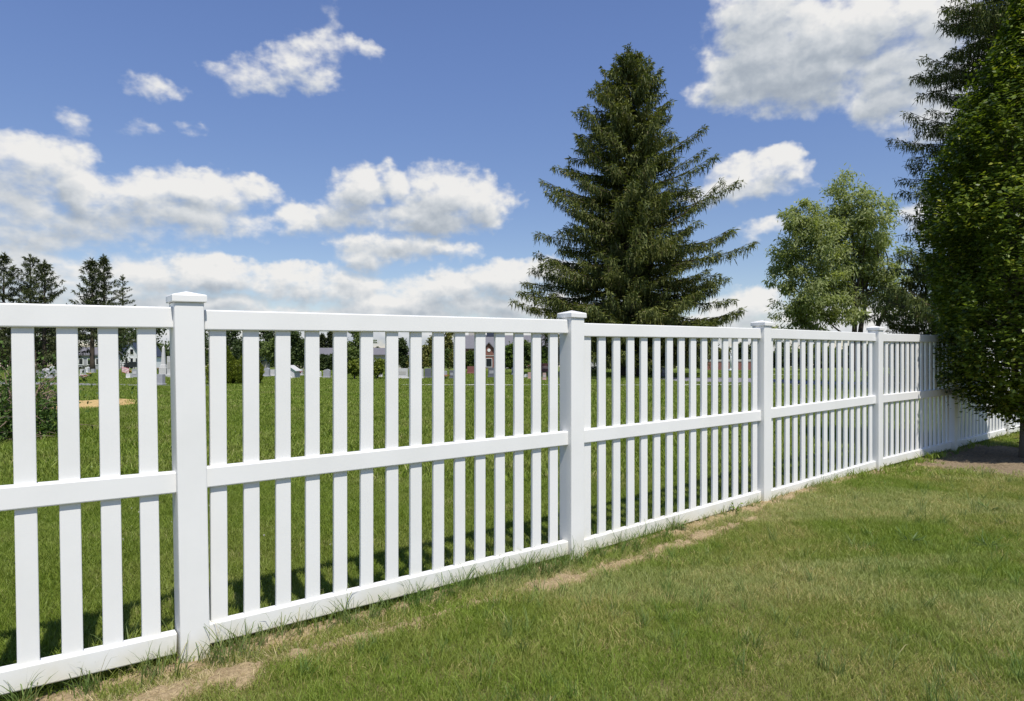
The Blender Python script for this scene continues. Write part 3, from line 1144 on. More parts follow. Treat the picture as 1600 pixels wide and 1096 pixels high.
# ------------------------------------------------------------------ brush pile at the left
def brush():
    rng = np.random.default_rng(31)
    x, y = -8.35, 10.6
    root = empty('brush_heap', (x, y, gz(x, y)), 0, 'overgrown heap of bare dead twigs and green weeds at the left edge behind the fence', 'shrub')
    mb = MB()
    for i in range(150):
        a = rng.uniform(0, 6.28)
        r0 = rng.uniform(0, .7)
        p = np.array([math.cos(a) * r0, math.sin(a) * r0, rng.uniform(.0, .8)])
        d = unit(np.array([math.cos(a) * .7 + rng.normal(0, .5), math.sin(a) * .7 + rng.normal(0, .5), rng.uniform(-.1, 1.0)]))
        L = rng.uniform(.4, 1.0)
        pts = [p]
        for k in range(5):
            d = unit(d + rng.normal(0, .22, 3) + np.array([0, 0, -.05]))
            pts.append(pts[-1] + d * L / 5)
        pts = [q if q[2] > .02 else np.array([q[0], q[1], .02]) for q in pts]
        limb_tube(mb, [q.tolist() for q in pts], rng.uniform(.006, .016), .003, 4)
    t = mb.build('branches', M['twig'], root)
    t['kind'] = 'stuff'
    parts = []
    n = 9000
    d = rand_unit(n, rng)
    rr = rng.random(n) ** .5
    C = np.array([-.05, 0, .30]) + d * rr[:, None] * np.array([1.05, .95, .52])
    C2 = rng.normal(0, 1, (2600, 3)) * np.array([.65, .55, .28]) + np.array([-.3, 0, .85])
    C = np.vstack([C, C2])
    C = C[C[:, 2] > .02]
    n = len(C)
    parts.append(leaves(C, rand_unit(n, rng) + np.array([0, 0, .4]), unit(rng.normal(0, .6, (n, 3)) + np.array([0, 0, 1])), rng.uniform(.04, .10, n), rng.uniform(.02, .05, n)))
    V, Q = cat(parts)
    o = obj_me('crown', mesh_np('crown', V, Q, M['weed']), root)
    o['kind'] = 'stuff'


brush()


# ------------------------------------------------------------------ shrubs in the cemetery
def cone_shrub(px, top, base, wpx, lab, seed):
    z = base_depth(base)
    X = pxx(px, z)
    h = (base - top) / F * z
    r = wpx / 2 / F * z
    rng = np.random.default_rng(seed)
    root = empty('conical_shrub', (X, z, gz(X, z)), 0, lab, 'shrub', 'conical evergreen shrubs')
    MB().cyl(0, 0, -.1, h * .5, .06, .02, 8).build('trunk', M['bark'], root)
    n = 9000
    q = rng.random(n) ** 1.5
    az = rng.uniform(0, 6.28, n)
    prof = np.interp(q, [0, .12, .3, .6, .85, 1], [.55, .80, .92, .60, .26, .03])
    rr = r * prof * (1 - .45 * rng.random(n) ** 2) * (1 + .22 * (vnoise(az * 2.2 + seed, q * 7) - .5) * 2)
    C = np.stack([np.cos(az) * rr, np.sin(az) * rr, q * h], 1)
    ow = np.stack([np.cos(az), np.sin(az), np.zeros(n)], 1)
    V, Q = leaves(C, unit(ow * .6 + np.array([0, 0, 1]) + rng.normal(0, .3, (n, 3))), unit(ow + rng.normal(0, .5, (n, 3))), rng.uniform(.06, .13, n), rng.uniform(.03, .05, n))
    o = obj_me('crown', mesh_np('crown', V, Q, M['yew']), root)
    o['kind'] = 'stuff'


cone_shrub(349, 538, 601, 50, 'yellow green conical shrub just right of the first post, left of the pair', 1)
cone_shrub(389, 541, 601, 46, 'yellow green conical shrub just right of the first post, right of the pair', 2)


def round_shrub(px, top, base, wpx, lab, seed, mat='yew'):
    z = base_depth(base)
    X = pxx(px, z)
    h = (base - top) / F * z
    r = wpx / 2 / F * z
    broadleaf('round_shrub', lab, X, z, h, [(0, 0, h * .62, r, r, h * .36), (r * .25, 0, h * .75, r * .7, r * .7, h * .24), (-r * .3, 0, h * .55, r * .7, r * .7, h * .25)],
              seed, M[mat], 2600, (.12, .06), 'small round cemetery shrubs', 'shrub', .05, .5, 0)


round_shrub(554, 564, 594, 26, 'small round yellow green shrub on a short stem among the gravestones', 3)
round_shrub(590, 562, 593, 24, 'small round shrub with spreading yellow green crown, right of its twin', 4)

# ------------------------------------------------------------------ far trees behind the cemetery
FAR = [  # x, top y, width px, depth, material, what it looks like
    (228, 490, 84, 205, 'leaf_dark', 'dark broad tree behind the white house'), (292, 492, 90, 200, 'leaf_dark', 'dark broad tree behind the obelisk and first post'),
    (348, 496, 60, 130, 'leaf_dark', 'dark tree above the conical shrub pair'), (398, 498, 76, 120, 'leaf_dark', 'wide dark tree right of the conical shrubs'),
    (438, 506, 56, 112, 'leaf_mid', 'mid green tree behind the pale monument'), (468, 516, 36, 105, 'leaf_dark', 'slim dark tree left of the far spruce tips'),
    (552, 508, 50, 112, 'leaf_mid', 'leafy tree behind the round shrubs'), (580, 543, 26, 150, 'leaf_dark', 'low dark tree at the pale building'),
    (600, 546, 26, 150, 'leaf_dark', 'low dark tree in front of the pale building'), (630, 530, 30, 116, 'leaf_dark', 'small dark rounded tree beside the pale building end'),
    (655, 548, 36, 98, 'leaf_olive', 'low flowering bush behind the wide grey headstone'), (674, 524, 36, 112, 'leaf_olive', 'olive tree with rounded top left of the brick church'),
    (702, 513, 28, 100, 'leaf_olive', 'tall narrow golden olive tree beside the brick church'), (688, 545, 30, 92, 'leaf_mid', 'low green bush below the golden olive tree'),
    (734, 550, 28, 110, 'leaf_mid', 'dense bush under the slate church roof'), (797, 538, 28, 104, 'leaf_bright', 'bright green tree just right of the brick gable'),
    (826, 532, 30, 100, 'leaf_mid', 'green tree before the right end of the church roof'), (854, 543, 26, 92, 'leaf_bright', 'bright lime tree left of the second post'),
    (916, 526, 36, 120, 'leaf_olive', 'olive tree left of the big spruce trunk'), (955, 540, 30, 120, 'leaf_olive', 'dull olive tree behind the big spruce trunk'),
    (1000, 550, 22, 84, 'leaf_bright', 'small lime green tree right of the big spruce trunk'), (1020, 536, 34, 140, 'leaf_mid', 'rounded green tree right of the big spruce'),
    (1046, 536, 36, 130, 'leaf_olive', 'olive tree over the far path'), (1072, 530, 34, 130, 'leaf_mid', 'mid green tree left of the low brick wall'),
    (1096, 530, 30, 130, 'leaf_olive', 'tawny green tree at the left end of the low brick wall'), (1126, 546, 34, 170, 'leaf_mid', 'low tree behind the white column'),
    (1156, 537, 30, 120, 'leaf_dark', 'dark hedge tree right of the white column'), (1180, 536, 40, 120, 'leaf_dark', 'dark hedge tree behind the low brick wall'),
    (1216, 545, 40, 130, 'leaf_dark', 'dark tree just right of the third post'), (1252, 552, 44, 130, 'leaf_dark', 'low dark tree left under the willow'),
    (1292, 550, 44, 130, 'leaf_mid', 'low green tree under the middle of the willow'), (1334, 542, 44, 120, 'leaf_dark', 'dark tree behind the willow trunks'),
    (1378, 532, 50, 100, 'leaf_dark', 'dark tree right of the willow trunks'), (1424, 520, 60, 90, 'leaf_dark', 'dark tree behind the golden conifer'),
    (1490, 500, 80, 90, 'leaf_dark', 'dark tree behind the leafy crown at right'), (1570, 480, 90, 90, 'leaf_dark', 'dark tree at the right edge beyond the fence'),
    (506, 556, 22, 66, 'leaf_dark', 'dark low bush left of the upright grey headstone pair'), (519, 551, 20, 66, 'leaf_dark', 'dark low bush behind the upright grey headstone'),
    (90, 470, 120, 150, 'leaf_dark', 'dark wide tree behind the far left spruces'), (20, 470, 120, 150, 'leaf_dark', 'dark wide tree at the far left edge'),
    (172, 486, 60, 150, 'leaf_dark', 'dark tree filling the gap right of the far spruces'),
]
for i, (px, top, wp, z, mt, lab) in enumerate(FAR):
    X = pxx(px, z)
    g = gz(X, z)
    h = EYE - g + (548 - top) / F * z
    r = wp / 2 / F * z
    rg = np.random.default_rng(200 + i)
    lob = []
    for k in range(6):
        q = k / 5
        lob.append((rg.normal(0, .28) * r, rg.normal(0, .25) * r, h * (.30 + .52 * q), r * rg.uniform(.62, .85) * (1 - .35 * q), r * rg.uniform(.6, .8) * (1 - .3 * q), h * rg.uniform(.14, .2)))
    lob.append((0, 0, h * .22, r * .9, r * .8, h * .16))
    broadleaf('background_tree', lab, X, z, h, lob, 300 + i, M[mt], 4600, (z * .0036, z * .0025), 'trees beyond the cemetery', 'tree', .012 * h, .5, .1)


def treeline():
    rng = np.random.default_rng(90)
    parts = []
    for i in range(260):
        a = rng.uniform(-1.25, 1.25)
        d = rng.uniform(290, 380)
        X, Y = math.sin(a) * d, math.cos(a) * d
        g = gz(X, Y)
        h = rng.uniform(6.5, 10.5) + (d - 290) * .02
        n = 260
        C = np.array([X, Y, g + h * .5]) + rand_unit(n, rng) * (rng.random(n) ** .4)[:, None] * np.array([h * .55, h * .55, h * .5])
        parts.append(leaves(C, rand_unit(n, rng), unit(rng.normal(0, .5, (n, 3)) + np.array([0, -.4, .8])), 1.5, 1.1))
    V, Q = cat(parts)
    o = obj_me('treeline', mesh_np('treeline', V, Q, M['leaf_mid']))
    tag(o, 'low far off wood along the horizon behind the cemetery', 'woodland', kind='stuff')


treeline()


# ------------------------------------------------------------------ buildings
def block(root, name, x0, x1, y0, y1, z0, z1, mat, parent=None):
    return MB().box(x0, x1, y0, y1, z0, z1).build(name, mat, parent or root)


def window(root, x, z, w, h, yf, mat_frame):
    f = MB()
    f.box(x - w / 2 - .1, x + w / 2 + .1, yf - .07, yf + .05, z - .1, z, 0)
    f.box(x - w / 2 - .1, x + w / 2 + .1, yf - .07, yf + .05, z + h, z + h + .1, 0)
    f.box(x - w / 2 - .1, x - w / 2, yf - .065, yf + .045, z, z + h, 0)
    f.box(x + w / 2, x + w / 2 + .1, yf - .065, yf + .045, z, z + h, 0)
    fo = f.build('window', mat_frame, root)
    MB().box(x - w / 2 + .002, x + w / 2 - .002, yf - .03, yf + .03, z + .002, z + h - .002).build('pane', M['pane'], fo)
    return fo


def gable_roof(root, x0, x1, y0, y1, z0, zr, mat, axis='x', over=.35, th=.18, name='roof'):
    mb = MB()
    if axis == 'y':        # ridge runs along y, gable faces the camera
        xm = (x0 + x1) / 2
        s = (zr - z0) / (xm - x0)
        pts = [(x0 - over, z0 - over * s), (xm, zr), (x1 + over, z0 - over * s), (x1 + over, z0 - over * s + th), (xm, zr + th * 1.3), (x0 - over, z0 - over * s + th)]
        mb.prism(pts, y0 - over, y1 + over)
        return mb.build(name, mat, root)
    ym = (y0 + y1) / 2
    s = (zr - z0) / (ym - y0)
    pts = [(y0 - over, z0 - over * s), (ym, zr), (y1 + over, z0 - over * s), (y1 + over, z0 - over * s + th), (ym, zr + th * 1.3), (y0 - over, z0 - over * s + th)]
    mb.prism(pts, -x1 - over, -x0 + over)
    o = mb.build(name, mat, root)
    o.rotation_euler = (0, 0, math.radians(90))
    return o


# white house far left
hz_ = 165.0
hx = pxx(206, hz_)
hr = empty('white_house', (hx, hz_, gz(hx, hz_) - .1), math.radians(-8), 'white house with steep dark roof and narrow windows, seen left of the first post', 'house')
mb = MB().prism([(-2.6, 0), (2.6, 0), (2.6, 3.4), (0, 6.6), (-2.6, 3.4)], 0, 8)
mb.build('wall', M['siding'], hr)
gable_roof(hr, -2.6, 2.6, 0, 8, 3.45, 6.65, M['roof_dark'], 'y', .4)
block(hr, 'side_wing', -8.2, -2.61, 2.0, 7.6, 0, 3.2, M['siding'])
gable_roof(hr, -8.2, -2.9, 2.0, 7.6, 3.2, 6.0, M['roof_dark'], 'x', .3, .18, 'wing_roof')
for wx, wz in ((-1.5, .7), (0, .7), (1.5, .7)):
    window(hr, wx, wz, .75, 2.0, 0, M['trim'])
window(hr, 0, 3.7, .9, 1.3, 0, M['trim'])
MB().box(-3.5, -2.9, 3.6, 4.2, 4.5, 7.2).build('chimney', M['brick'], hr)


# dark car before the house
def car():
    z = 140.0
    X = pxx(212, z)
    r = empty('parked_car', (X, z, gz(X, z)), math.radians(4), 'dark car parked before the far white house', 'car')
    b = MB()
    b.prism([(-2.1, .35), (2.1, .35), (2.15, .75), (1.9, .95), (1.1, 1.0), (.5, 1.5), (-1.0, 1.5), (-1.7, 1.0), (-2.1, .9)], -.85, .85)
    b.build('body', M['dark_paint'], r)
    MB().prism([(.95, 1.02), (.42, 1.44), (-.95, 1.44), (-1.5, 1.02)], -.87, .87).build('side_window', M['pane'], r)
    for sx in (-1.3, 1.3):
        for sy in (-.8, .8):
            w = MB().cyl(0, 0, -.1, .1, .33, .33, 16).build('wheel', M['tyre'], r, (sx, sy, .33))
            w.rotation_euler = (math.radians(90), 0, 0)


car()

# long pale building
lz = 142.0
lx0, lx1 = pxx(472, lz), pxx(648, lz)
lr = empty('low_building', ((lx0 + lx1) / 2, lz, gz((lx0 + lx1) / 2, lz) - .2), 0, 'long low pale building with grey roof and dark windows behind the gravestones', 'building')
hw = (lx1 - lx0) / 2
block(lr, 'wall', -hw, hw, 0, 10, 0, 3.3, M['beige'])
gable_roof(lr, -hw, hw, 0, 10, 3.3, 4.6, M['roof_slate'], 'x', .5)
for i in range(9):
    window(lr, -hw + 1.5 + i * (2 * hw - 3) / 8, 1.0, 1.5, 1.3, 0, M['trim'])

# brick church
bz_ = 150.0
bx = pxx(764, bz_)
br = empty('brick_church', (bx, bz_, gz(bx, bz_) - .2), 0, 'red brick church with wide slate grey roof and a pointed front gable', 'building')
w0, w1 = pxx(724, bz_) - bx, pxx(872, bz_) - bx
block(br, 'wall', w0, w1, 3, 17, 0, 5.0, M['brick'])
gable_roof(br, w0, w1, 3, 17, 5.0, 8.0, M['roof_slate'], 'x', .5)
gw = 2.3
MB().prism([(-gw, 0), (gw, 0), (gw, 3.6), (0, 6.1), (-gw, 3.6)], 0, 6).build('front_gable', M['brick'], br)
gable_roof(br, -gw, gw, 0, 6, 3.65, 6.2, M['roof_slate'], 'y', .45, .2, 'gable_roof')
MB().box(-gw - .02, gw + .02, -.09, .0, 3.1, 3.3).build('stone_band', M['concrete'], br)
window(br, 0, .6, 1.3, 1.9, -.01, M['trim'])
MB().cyl(0, 0, -.05, .05, .38, .38, 20).build('round_window', M['trim'], br, (0, -.05, 4.5)).rotation_euler = (math.radians(90), 0, 0)
block(br, 'upper_hall', w0 + .4, w0 + 4.2, 12, 20, 5, 9.4, M['beige'])
block(br, 'upper_roof', w0 + .2, w0 + 4.4, 11.8, 20.2, 9.402, 9.9, M['roof_slate'])
block(br, 'roof_tower', -.9, 1.4, 9, 11.5, 6.5, 9.6, M['roof_dark'])
for wx in (-4.2, 5.2, 8.0, 11.0, 13.6):
    window(br, wx, 1.2, 1.1, 2.0, 3, M['trim'])

# low brick wall at the right and the white column before it
wz_ = 88.0
wx0, wx1 = pxx(1098, wz_), pxx(1192, wz_)
wr = empty('brick_wall', ((wx0 + wx1) / 2, wz_, gz((wx0 + wx1) / 2, wz_)), 0, 'low red brick wall with pale coping far off left of the third post', 'wall')
hw = (wx1 - wx0) / 2
block(wr, 'brick_face', -hw, hw, 0, .35, -.2, 1.15, M['brick'])
block(wr, 'coping', -hw - .08, hw + .08, -.07, .42, 1.152, 1.42, M['concrete'])
X = pxx(1142, 78)
cr_ = empty('white_column', (X, 78, gz(X, 78)), 0, 'slim white column standing before the far brick wall', 'column')
MB().cyl(0, 0, -.1, 2.75, .15, .13, 16).build('shaft', M['trim'], cr_, smooth=True)
MB().box(-.22, .22, -.22, .22, 2.75, 2.9, .02).build('capital', M['trim'], cr_)
MB().box(-.24, .24, -.24, .24, -.1, .16, .02).build('plinth', M['trim'], cr_)


# ------------------------------------------------------------------ gravestones
def stone_outline(w, h, style):
    hw = w / 2
    if style == 'flat':
        return [(-hw, 0), (hw, 0), (hw, h), (-hw, h)]
    if style == 'round':
        return [(-hw, 0), (hw, 0)] + [(hw * math.cos(a), h - hw * .45 + hw * .45 * math.sin(a)) for a in np.linspace(0, math.pi, 9)]
    if style == 'serp':
        return [(-hw, 0), (hw, 0), (hw, h * .84), (hw * .8, h * .86), (hw * .55, h * .95), (0, h), (-hw * .55, h * .95), (-hw * .8, h * .86), (-hw, h * .84)]
    return [(-hw, 0), (hw, 0), (hw * .9, h), (-hw * .9, h)]


def gravestone(x0, x1, top, base, style, mat, label, depth=.22, base_mat=None, rz=0.0, group='cemetery gravestones'):
    z = base_depth(base)
    X = pxx((x0 + x1) / 2, z)
    w, h = (x1 - x0) / F * z, (base - top) / F * z
    r = empty('gravestone', (X, z, gz(X, z)), rz, label, 'gravestone', group)
    hb = min(.2, h * .2)
    MB().box(-w * .5, w * .5, -depth * .85, depth * .85, -.1, hb, .01).build('base', M[base_mat or mat], r)
    ww = w * .84
    mb = MB().prism([(p[0], p[1] + hb + .001) for p in stone_outline(ww, h - hb, style)], -depth / 2, depth / 2)
    s = mb.build('slab', M[mat], r)
    if len(label) % 3 == 0:
        MB().box(-ww * .34, ww * .34, -depth / 2 - .006, -depth / 2 + .01, hb + (h - hb) * .3, hb + (h - hb) * .68).build('inscription_panel', M[{'granite_light': 'concrete', 'granite': 'granite_light', 'granite_dark': 'granite', 'marble': 'granite_light', 'granite_red': 'granite_pink', 'granite_pink': 'concrete'}[mat]], s)
    return r


G = [
    (58, 68, 579, 593, 'flat', 'granite', 'grey headstone behind the twigs, first in the left row'),
    (67, 77, 576, 592, 'serp', 'granite_light', 'pale headstone with curved top in the left row behind the twigs'),
    (76, 85, 578, 593, 'round', 'granite', 'rounded grey headstone in the left row, third from the twigs'),
    (85, 93, 577, 592, 'flat', 'granite_light', 'square pale headstone half behind the second picket from the left edge'),
    (79, 84, 573, 583, 'round', 'marble', 'small white headstone rising behind the left row'),
    (126, 133, 577, 587, 'flat', 'granite_light', 'low pale headstone beside the far spruce trunk'),
    (134, 139, 574, 584, 'round', 'marble', 'narrow white headstone at the foot of the far spruces'),
    (143, 149, 577, 584, 'flat', 'granite', 'tiny grey headstone right of the far spruce trunk'),
    (170, 180, 580, 592, 'serp', 'granite_light', 'pale peaked headstone left of the small flag'),
    (198, 206, 584, 592, 'flat', 'marble', 'low white marker under the small flag'),
    (207, 217, 577, 591, 'flat', 'granite', 'square grey headstone right of the small flag'),
    (244, 257, 585, 603, 'flat', 'granite', 'rough sided grey headstone close to the left of the first post'),
    (255, 262, 576, 590, 'flat', 'granite_dark', 'dark headstone under the obelisk'),
    (262, 269, 557, 591, 'flat', 'granite_light', 'tall pale slab beside the obelisk'),
    (318, 328, 580, 593, 'flat', 'granite', 'grey headstone seen past the right side of the first post'),
    (403, 411, 575, 588, 'round', 'granite_light', 'pale rounded headstone left of the blue roofed shed stones'),
    (412, 422, 575, 590, 'serp', 'granite', 'grey headstone with white mark right of the conical shrubs'),
    (421, 431, 578, 589, 'flat', 'granite_light', 'low wide pale headstone beside the grey curved one'),
    (463, 474, 577, 588, 'flat', 'granite_light', 'pale wide headstone behind pink flowers'),
    (496, 502, 581, 591, 'round', 'marble', 'small white rounded headstone left of the upright grey one'),
    (505, 517, 577, 592, 'serp', 'granite', 'upright grey headstone with white edge between two pickets'),
    (590, 598, 584, 590, 'flat', 'marble', 'low white marker right of the round shrubs'),
    (620, 639, 576, 593, 'flat', 'granite_light', 'wide pale grey headstone, largest left of the golden tree'),
    (656, 662, 577, 593, 'flat', 'granite_light', 'narrow pale headstone beside the blue grey one'),
    (663, 675, 576, 592, 'flat', 'granite_dark', 'dark blue grey headstone right of the narrow pale one'),
    (692, 699, 580, 591, 'round', 'granite', 'small light grey headstone with dark panel below the golden tree'),
    (702, 710, 579, 593, 'flat', 'granite_dark', 'narrow dark headstone left of the reddish one'),
    (729, 743, 573, 585, 'flat', 'granite_red', 'wide red brown headstone under the bush by the church'),
    (762, 774, 575, 591, 'flat', 'granite_dark', 'dark grey headstone before the brick gable'),
    (799, 805, 575, 587, 'flat', 'granite', 'narrow grey headstone under the bright tree'),
    (844, 860, 568, 583, 'flat', 'granite_red', 'wide maroon headstone left of the second post'),
    (847, 854, 583, 595, 'slant', 'granite_pink', 'slanted pink stone in front of the maroon headstone'),
    (824, 832, 582, 593, 'flat', 'granite_pink', 'pinkish upright stone beside the white boulder marker'),
    (818, 827, 585, 591, 'round', 'marble', 'low white boulder like marker left of the pinkish stone'),
    (921, 933, 565, 577, 'flat', 'granite_light', 'pale grey headstone left of the big spruce trunk'),
    (1010, 1021, 565, 573, 'flat', 'granite', 'low grey headstone right of the big spruce'),
    (1033, 1039, 574, 590, 'flat', 'granite_dark', 'slim dark marker standing in the spruce shade by the path'),
]
for g in G:
    gravestone(*g)


def obelisk():
    z = base_depth(590)
    X = pxx(255.5, z)
    r = empty('obelisk', (X, z, gz(X, z)), .2, 'pale stone obelisk on a stepped base rising left of the first post', 'monument')
    MB().box(-.26, .26, -.26, .26, -.1, .14, .01).build('plinth', M['granite'], r)
    MB().box(-.18, .18, -.18, .18, .141, .56, .01).build('pedestal', M['granite_light'], r)
    bm = bmesh.new()

    def rg(h, zz):
        return [bm.verts.new((sx * h, sy * h, zz)) for sx, sy in ((-1, -1), (1, -1), (1, 1), (-1, 1))]
    rs = [rg(.15, .561), rg(.14, .68), rg(.10, .70), rg(.055, 1.62)]
    for a, b in zip(rs[:-1], rs[1:]):
        for k in range(4):
            bm.faces.new((a[k], a[(k + 1) % 4], b[(k + 1) % 4], b[k]))
    bm.faces.new(rs[0][::-1])
    tp = bm.verts.new((0, 0, 1.74))
    for k in range(4):
        bm.faces.new((rs[-1][k], rs[-1][(k + 1) % 4], tp))
    me = bpy.data.meshes.new('shaft')
    bm.normal_update()
    bm.to_mesh(me)
    bm.free()
    me.materials.append(M['granite_light'])
    obj_me('shaft', me, r)


obelisk()


def monument():
    z = base_depth(592)
    X = pxx(458, z)
    r = empty('small_shed', (X, z, gz(X, z)), -.15, 'small pale house shaped monument with sloping green edged roof', 'monument')
    MB().prism([(-.36, 0), (.22, 0), (.22, .42), (-.12, .62), (-.36, .58)], -.3, .3).build('wall', M['marble'], r)
    MB().prism([(-.42, .60), (-.12, .66), (.32, .38), (.32, .405), (-.12, .69), (-.42, .63)], -.33, .33).build('roof', M['granite_light'], r)
    MB().prism([(-.11, .625), (.33, .335), (.33, .372), (-.11, .652)], -.345, -.331).build('roof_edge', M['green_roof'], r)
    mb = MB()
    mb.tube([(.02 + .14 * math.cos(a), -.45, .0 + .16 * math.sin(a)) for a in np.linspace(0, math.pi, 9)], .03, 6)
    mb.build('arch', M['marble'], r)


monument()

X = pxx(406, 120)
sr = empty('blue_shed', (X, 120, gz(X, 120)), 0, 'far shed with slate blue lean-to roof left of the grey curved headstone', 'shed')
block(sr, 'wall', -1.2, 1.1, 0, 2, -.1, 1.4, M['beige'])
MB().prism([(-1.4, 1.41), (1.2, 1.41), (1.2, 2.6), (-1.4, 1.6)], -.2, 2.2).build('roof', M['blue_roof'], sr)

# stone mausoleum wall behind the far spruce trunks
X = pxx(140, 105)
mr = empty('stone_building', (X, 105, gz(X, 105)), 0, 'grey stone building with pale window frames behind the far spruce trunks', 'building')
block(mr, 'wall', -2.6, 2.6, 0, 4, -.2, 2.4, M['granite'])
gable_roof(mr, -2.6, 2.6, 0, 4, 2.4, 3.4, M['roof_slate'], 'x', .3)
for wx in (-1.4, .0, 1.4):
    window(mr, wx, .8, .6, .9, 0, M['trim'])

# low dark iron fence by the far house
X = pxx(200, 110)
fr = empty('iron_fence', (X, 110, gz(X, 110)), 0, 'low dark railing far off below the white house', 'fence')
for i in range(9):
    MB().box(-.03, .03, -.03, .03, -.1, 1.0).build('post', M['dark_paint'], fr, (-4.4 + i * 1.1, 0, 0))
for zz in (.25, .6, .95):
    MB().box(-4.5, 4.5, -.045, -.0301, zz, zz + .06).build('rail', M['dark_paint'], fr)


# flowers and the small flag
def bouquet(px, base, hpx, wpx, mats, label, seed):
    z = base_depth(base)
    X = pxx(px, z)
    rng = np.random.default_rng(seed)
    h, w = hpx / F * z, wpx / F * z
    r = empty('flower_bouquet', (X, z, gz(X, z)), 0, label, 'flowers', 'grave flowers')
    mb = MB()
    tips = []
    for i in range(14):
        a, q = rng.uniform(0, 6.28), rng.random() ** .6
        e = (math.cos(a) * w / 2 * q, math.sin(a) * w / 2 * q, h * rng.uniform(.55, 1.0))
        tips.append(e)
        mb.tube([(0, 0, -.02), (e[0] * .4, e[1] * .4, e[2] * .5), e], [.008, .006, .005], 4)
    mb.build('stem', M['stem'], r)
    for k, m in enumerate(mats):
        parts = []
        for e in tips[k::len(mats)]:
            n = 10
            az = np.linspace(0, 6.28, n, endpoint=False)
            A = np.stack([np.cos(az), np.sin(az), np.full(n, .5)], 1)
            parts.append(leaves(np.tile(np.array(e), (n, 1)), A, np.tile([0, 0, 1.], (n, 1)), .07 + w * .08, .06 + w * .05, .1))
        V, Q = cat(parts)
        o = obj_me('petals', mesh_np('petals', V, Q, M[m]), r)
        o['kind'] = 'stuff'


bouquet(65, 592, 10, 12, ['red', 'yellow'], 'red and yellow flowers before the left headstone row', 1)
bouquet(132, 598, 11, 11, ['pink', 'white_petal'], 'pink flowers on the grass below the far spruce trunk', 2)
bouquet(141, 590, 7, 9, ['white_petal', 'yellow'], 'pale flowers by the far spruce trunk', 3)
bouquet(249, 585, 9, 9, ['red', 'white_petal'], 'red and white flowers behind the rough grey headstone', 4)
bouquet(203, 587, 9, 9, ['pink', 'yellow'], 'pink and yellow flowers beside the small flag', 5)
bouquet(468, 589, 8, 9, ['pink', 'red'], 'pink flowers right of the house shaped monument', 6)
bouquet(543, 587, 10, 8, ['pink', 'white_petal'], 'pink flowers left of the round shrub', 7)
bouquet(697, 594, 7, 10, ['pink', 'yellow'], 'pink flowers below the golden olive tree', 8)
bouquet(828, 579, 9, 10, ['pink', 'white_petal'], 'pink and white flowers left of the maroon headstone', 9)
bouquet(975, 588, 26, 9, ['white_petal', 'white_petal'], 'tall white flowers against the big spruce trunk', 10)
bouquet(792, 579, 4, 6, ['white_petal', 'white_petal'], 'small white flowers under the bright green tree', 11)
bouquet(1057, 569, 4, 6, ['pink', 'white_petal'], 'tiny pale flowers far behind the side path', 12)


def flag():
    z = base_depth(590)
    X = pxx(190, z)
    r = empty('small_flag', (X, z, gz(X, z)), 0, 'small faded pink and white striped flag on a stick among the graves', 'flag')
    MB().cyl(0, 0, -.05, .62, .008, .008, 8).build('stick', M['bark_pale'], r)
    n = 7
    for i in range(n):
        z0, z1 = .60 - .3 * (i + 1) / n, .60 - .3 * i / n
        mb = MB()
        k = 8
        a = [(q * .38, .02 * math.sin(q * 7 + i * .1), -q * .10) for q in np.linspace(0, 1, k)]
        vs = []
        for (xx, yy, dz) in a:
            vs.append((mb.bm.verts.new((xx + .01, yy, z0 + dz)), mb.bm.verts.new((xx + .01, yy, z1 + dz)), mb.bm.verts.new((xx + .01, yy + .004, z0 + dz)), mb.bm.verts.new((xx + .01, yy + .004, z1 + dz))))
        for p, q in zip(vs[:-1], vs[1:]):
            mb.bm.faces.new((p[0], q[0], q[1], p[1]))
            mb.bm.faces.new((p[2], p[3], q[3], q[2]))
            mb.bm.faces.new((p[1], q[1], q[3], p[3]))
            mb.bm.faces.new((p[0], p[2], q[2], q[0]))
        mb.build('stripe', M['pink'] if i % 2 == 0 else M['white_petal'], r)


flag()

# ------------------------------------------------------------------ grass
PROTO = {}


def tuft_mesh(name, n, radius, hmin, hmax, w, lean, mat, seed, flat=0.0):
    rng = np.random.default_rng(seed)
    a = rng.uniform(0, 6.28, n)
    r = radius * np.sqrt(rng.random(n))
    B = np.stack([np.cos(a) * r, np.sin(a) * r, np.full(n, -.008)], 1)
    h = rng.uniform(hmin, hmax, n)
    la = rng.uniform(0, 6.28, n)
    ll = lean * h * rng.uniform(.15, 1.0, n) ** .8
    D = np.stack([np.cos(la), np.sin(la), np.zeros(n)], 1)
    fa = rng.uniform(0, 6.28, n)
    S = np.stack([np.cos(fa), np.sin(fa), np.zeros(n)], 1) * (w * rng.uniform(.6, 1.3, n) / 2)[:, None]
    up = np.array([0, 0, 1.0])
    m1 = B + D * (ll * .30)[:, None] + up * (h * .52)[:, None]
    m2 = B + D * (ll * .68)[:, None] + up * (h * .84)[:, None]
    tip = B + D * ll[:, None] + up * (h * np.where(rng.random(n) < .3, .85, 1.0))[:, None]
    V = np.stack([B - S, B + S, m1 - S * .85, m1 + S * .85, m2 - S * .55, m2 + S * .55, tip - S * .08, tip + S * .08], 1).reshape(-1, 3)
    i0 = (np.arange(n) * 8)[:, None]
    Q = np.concatenate([i0 + np.array([[0, 1, 3, 2]]), i0 + np.array([[2, 3, 5, 4]]), i0 + np.array([[4, 5, 7, 6]])], 0)
    return mesh_np(name, V, Q, mat)


def grass_collection(name, meshes):
    c = bpy.data.collections.new(name)
    for i, me in enumerate(meshes):
        c.objects.link(bpy.data.objects.new(f'{name}_{i}', me))
    return c


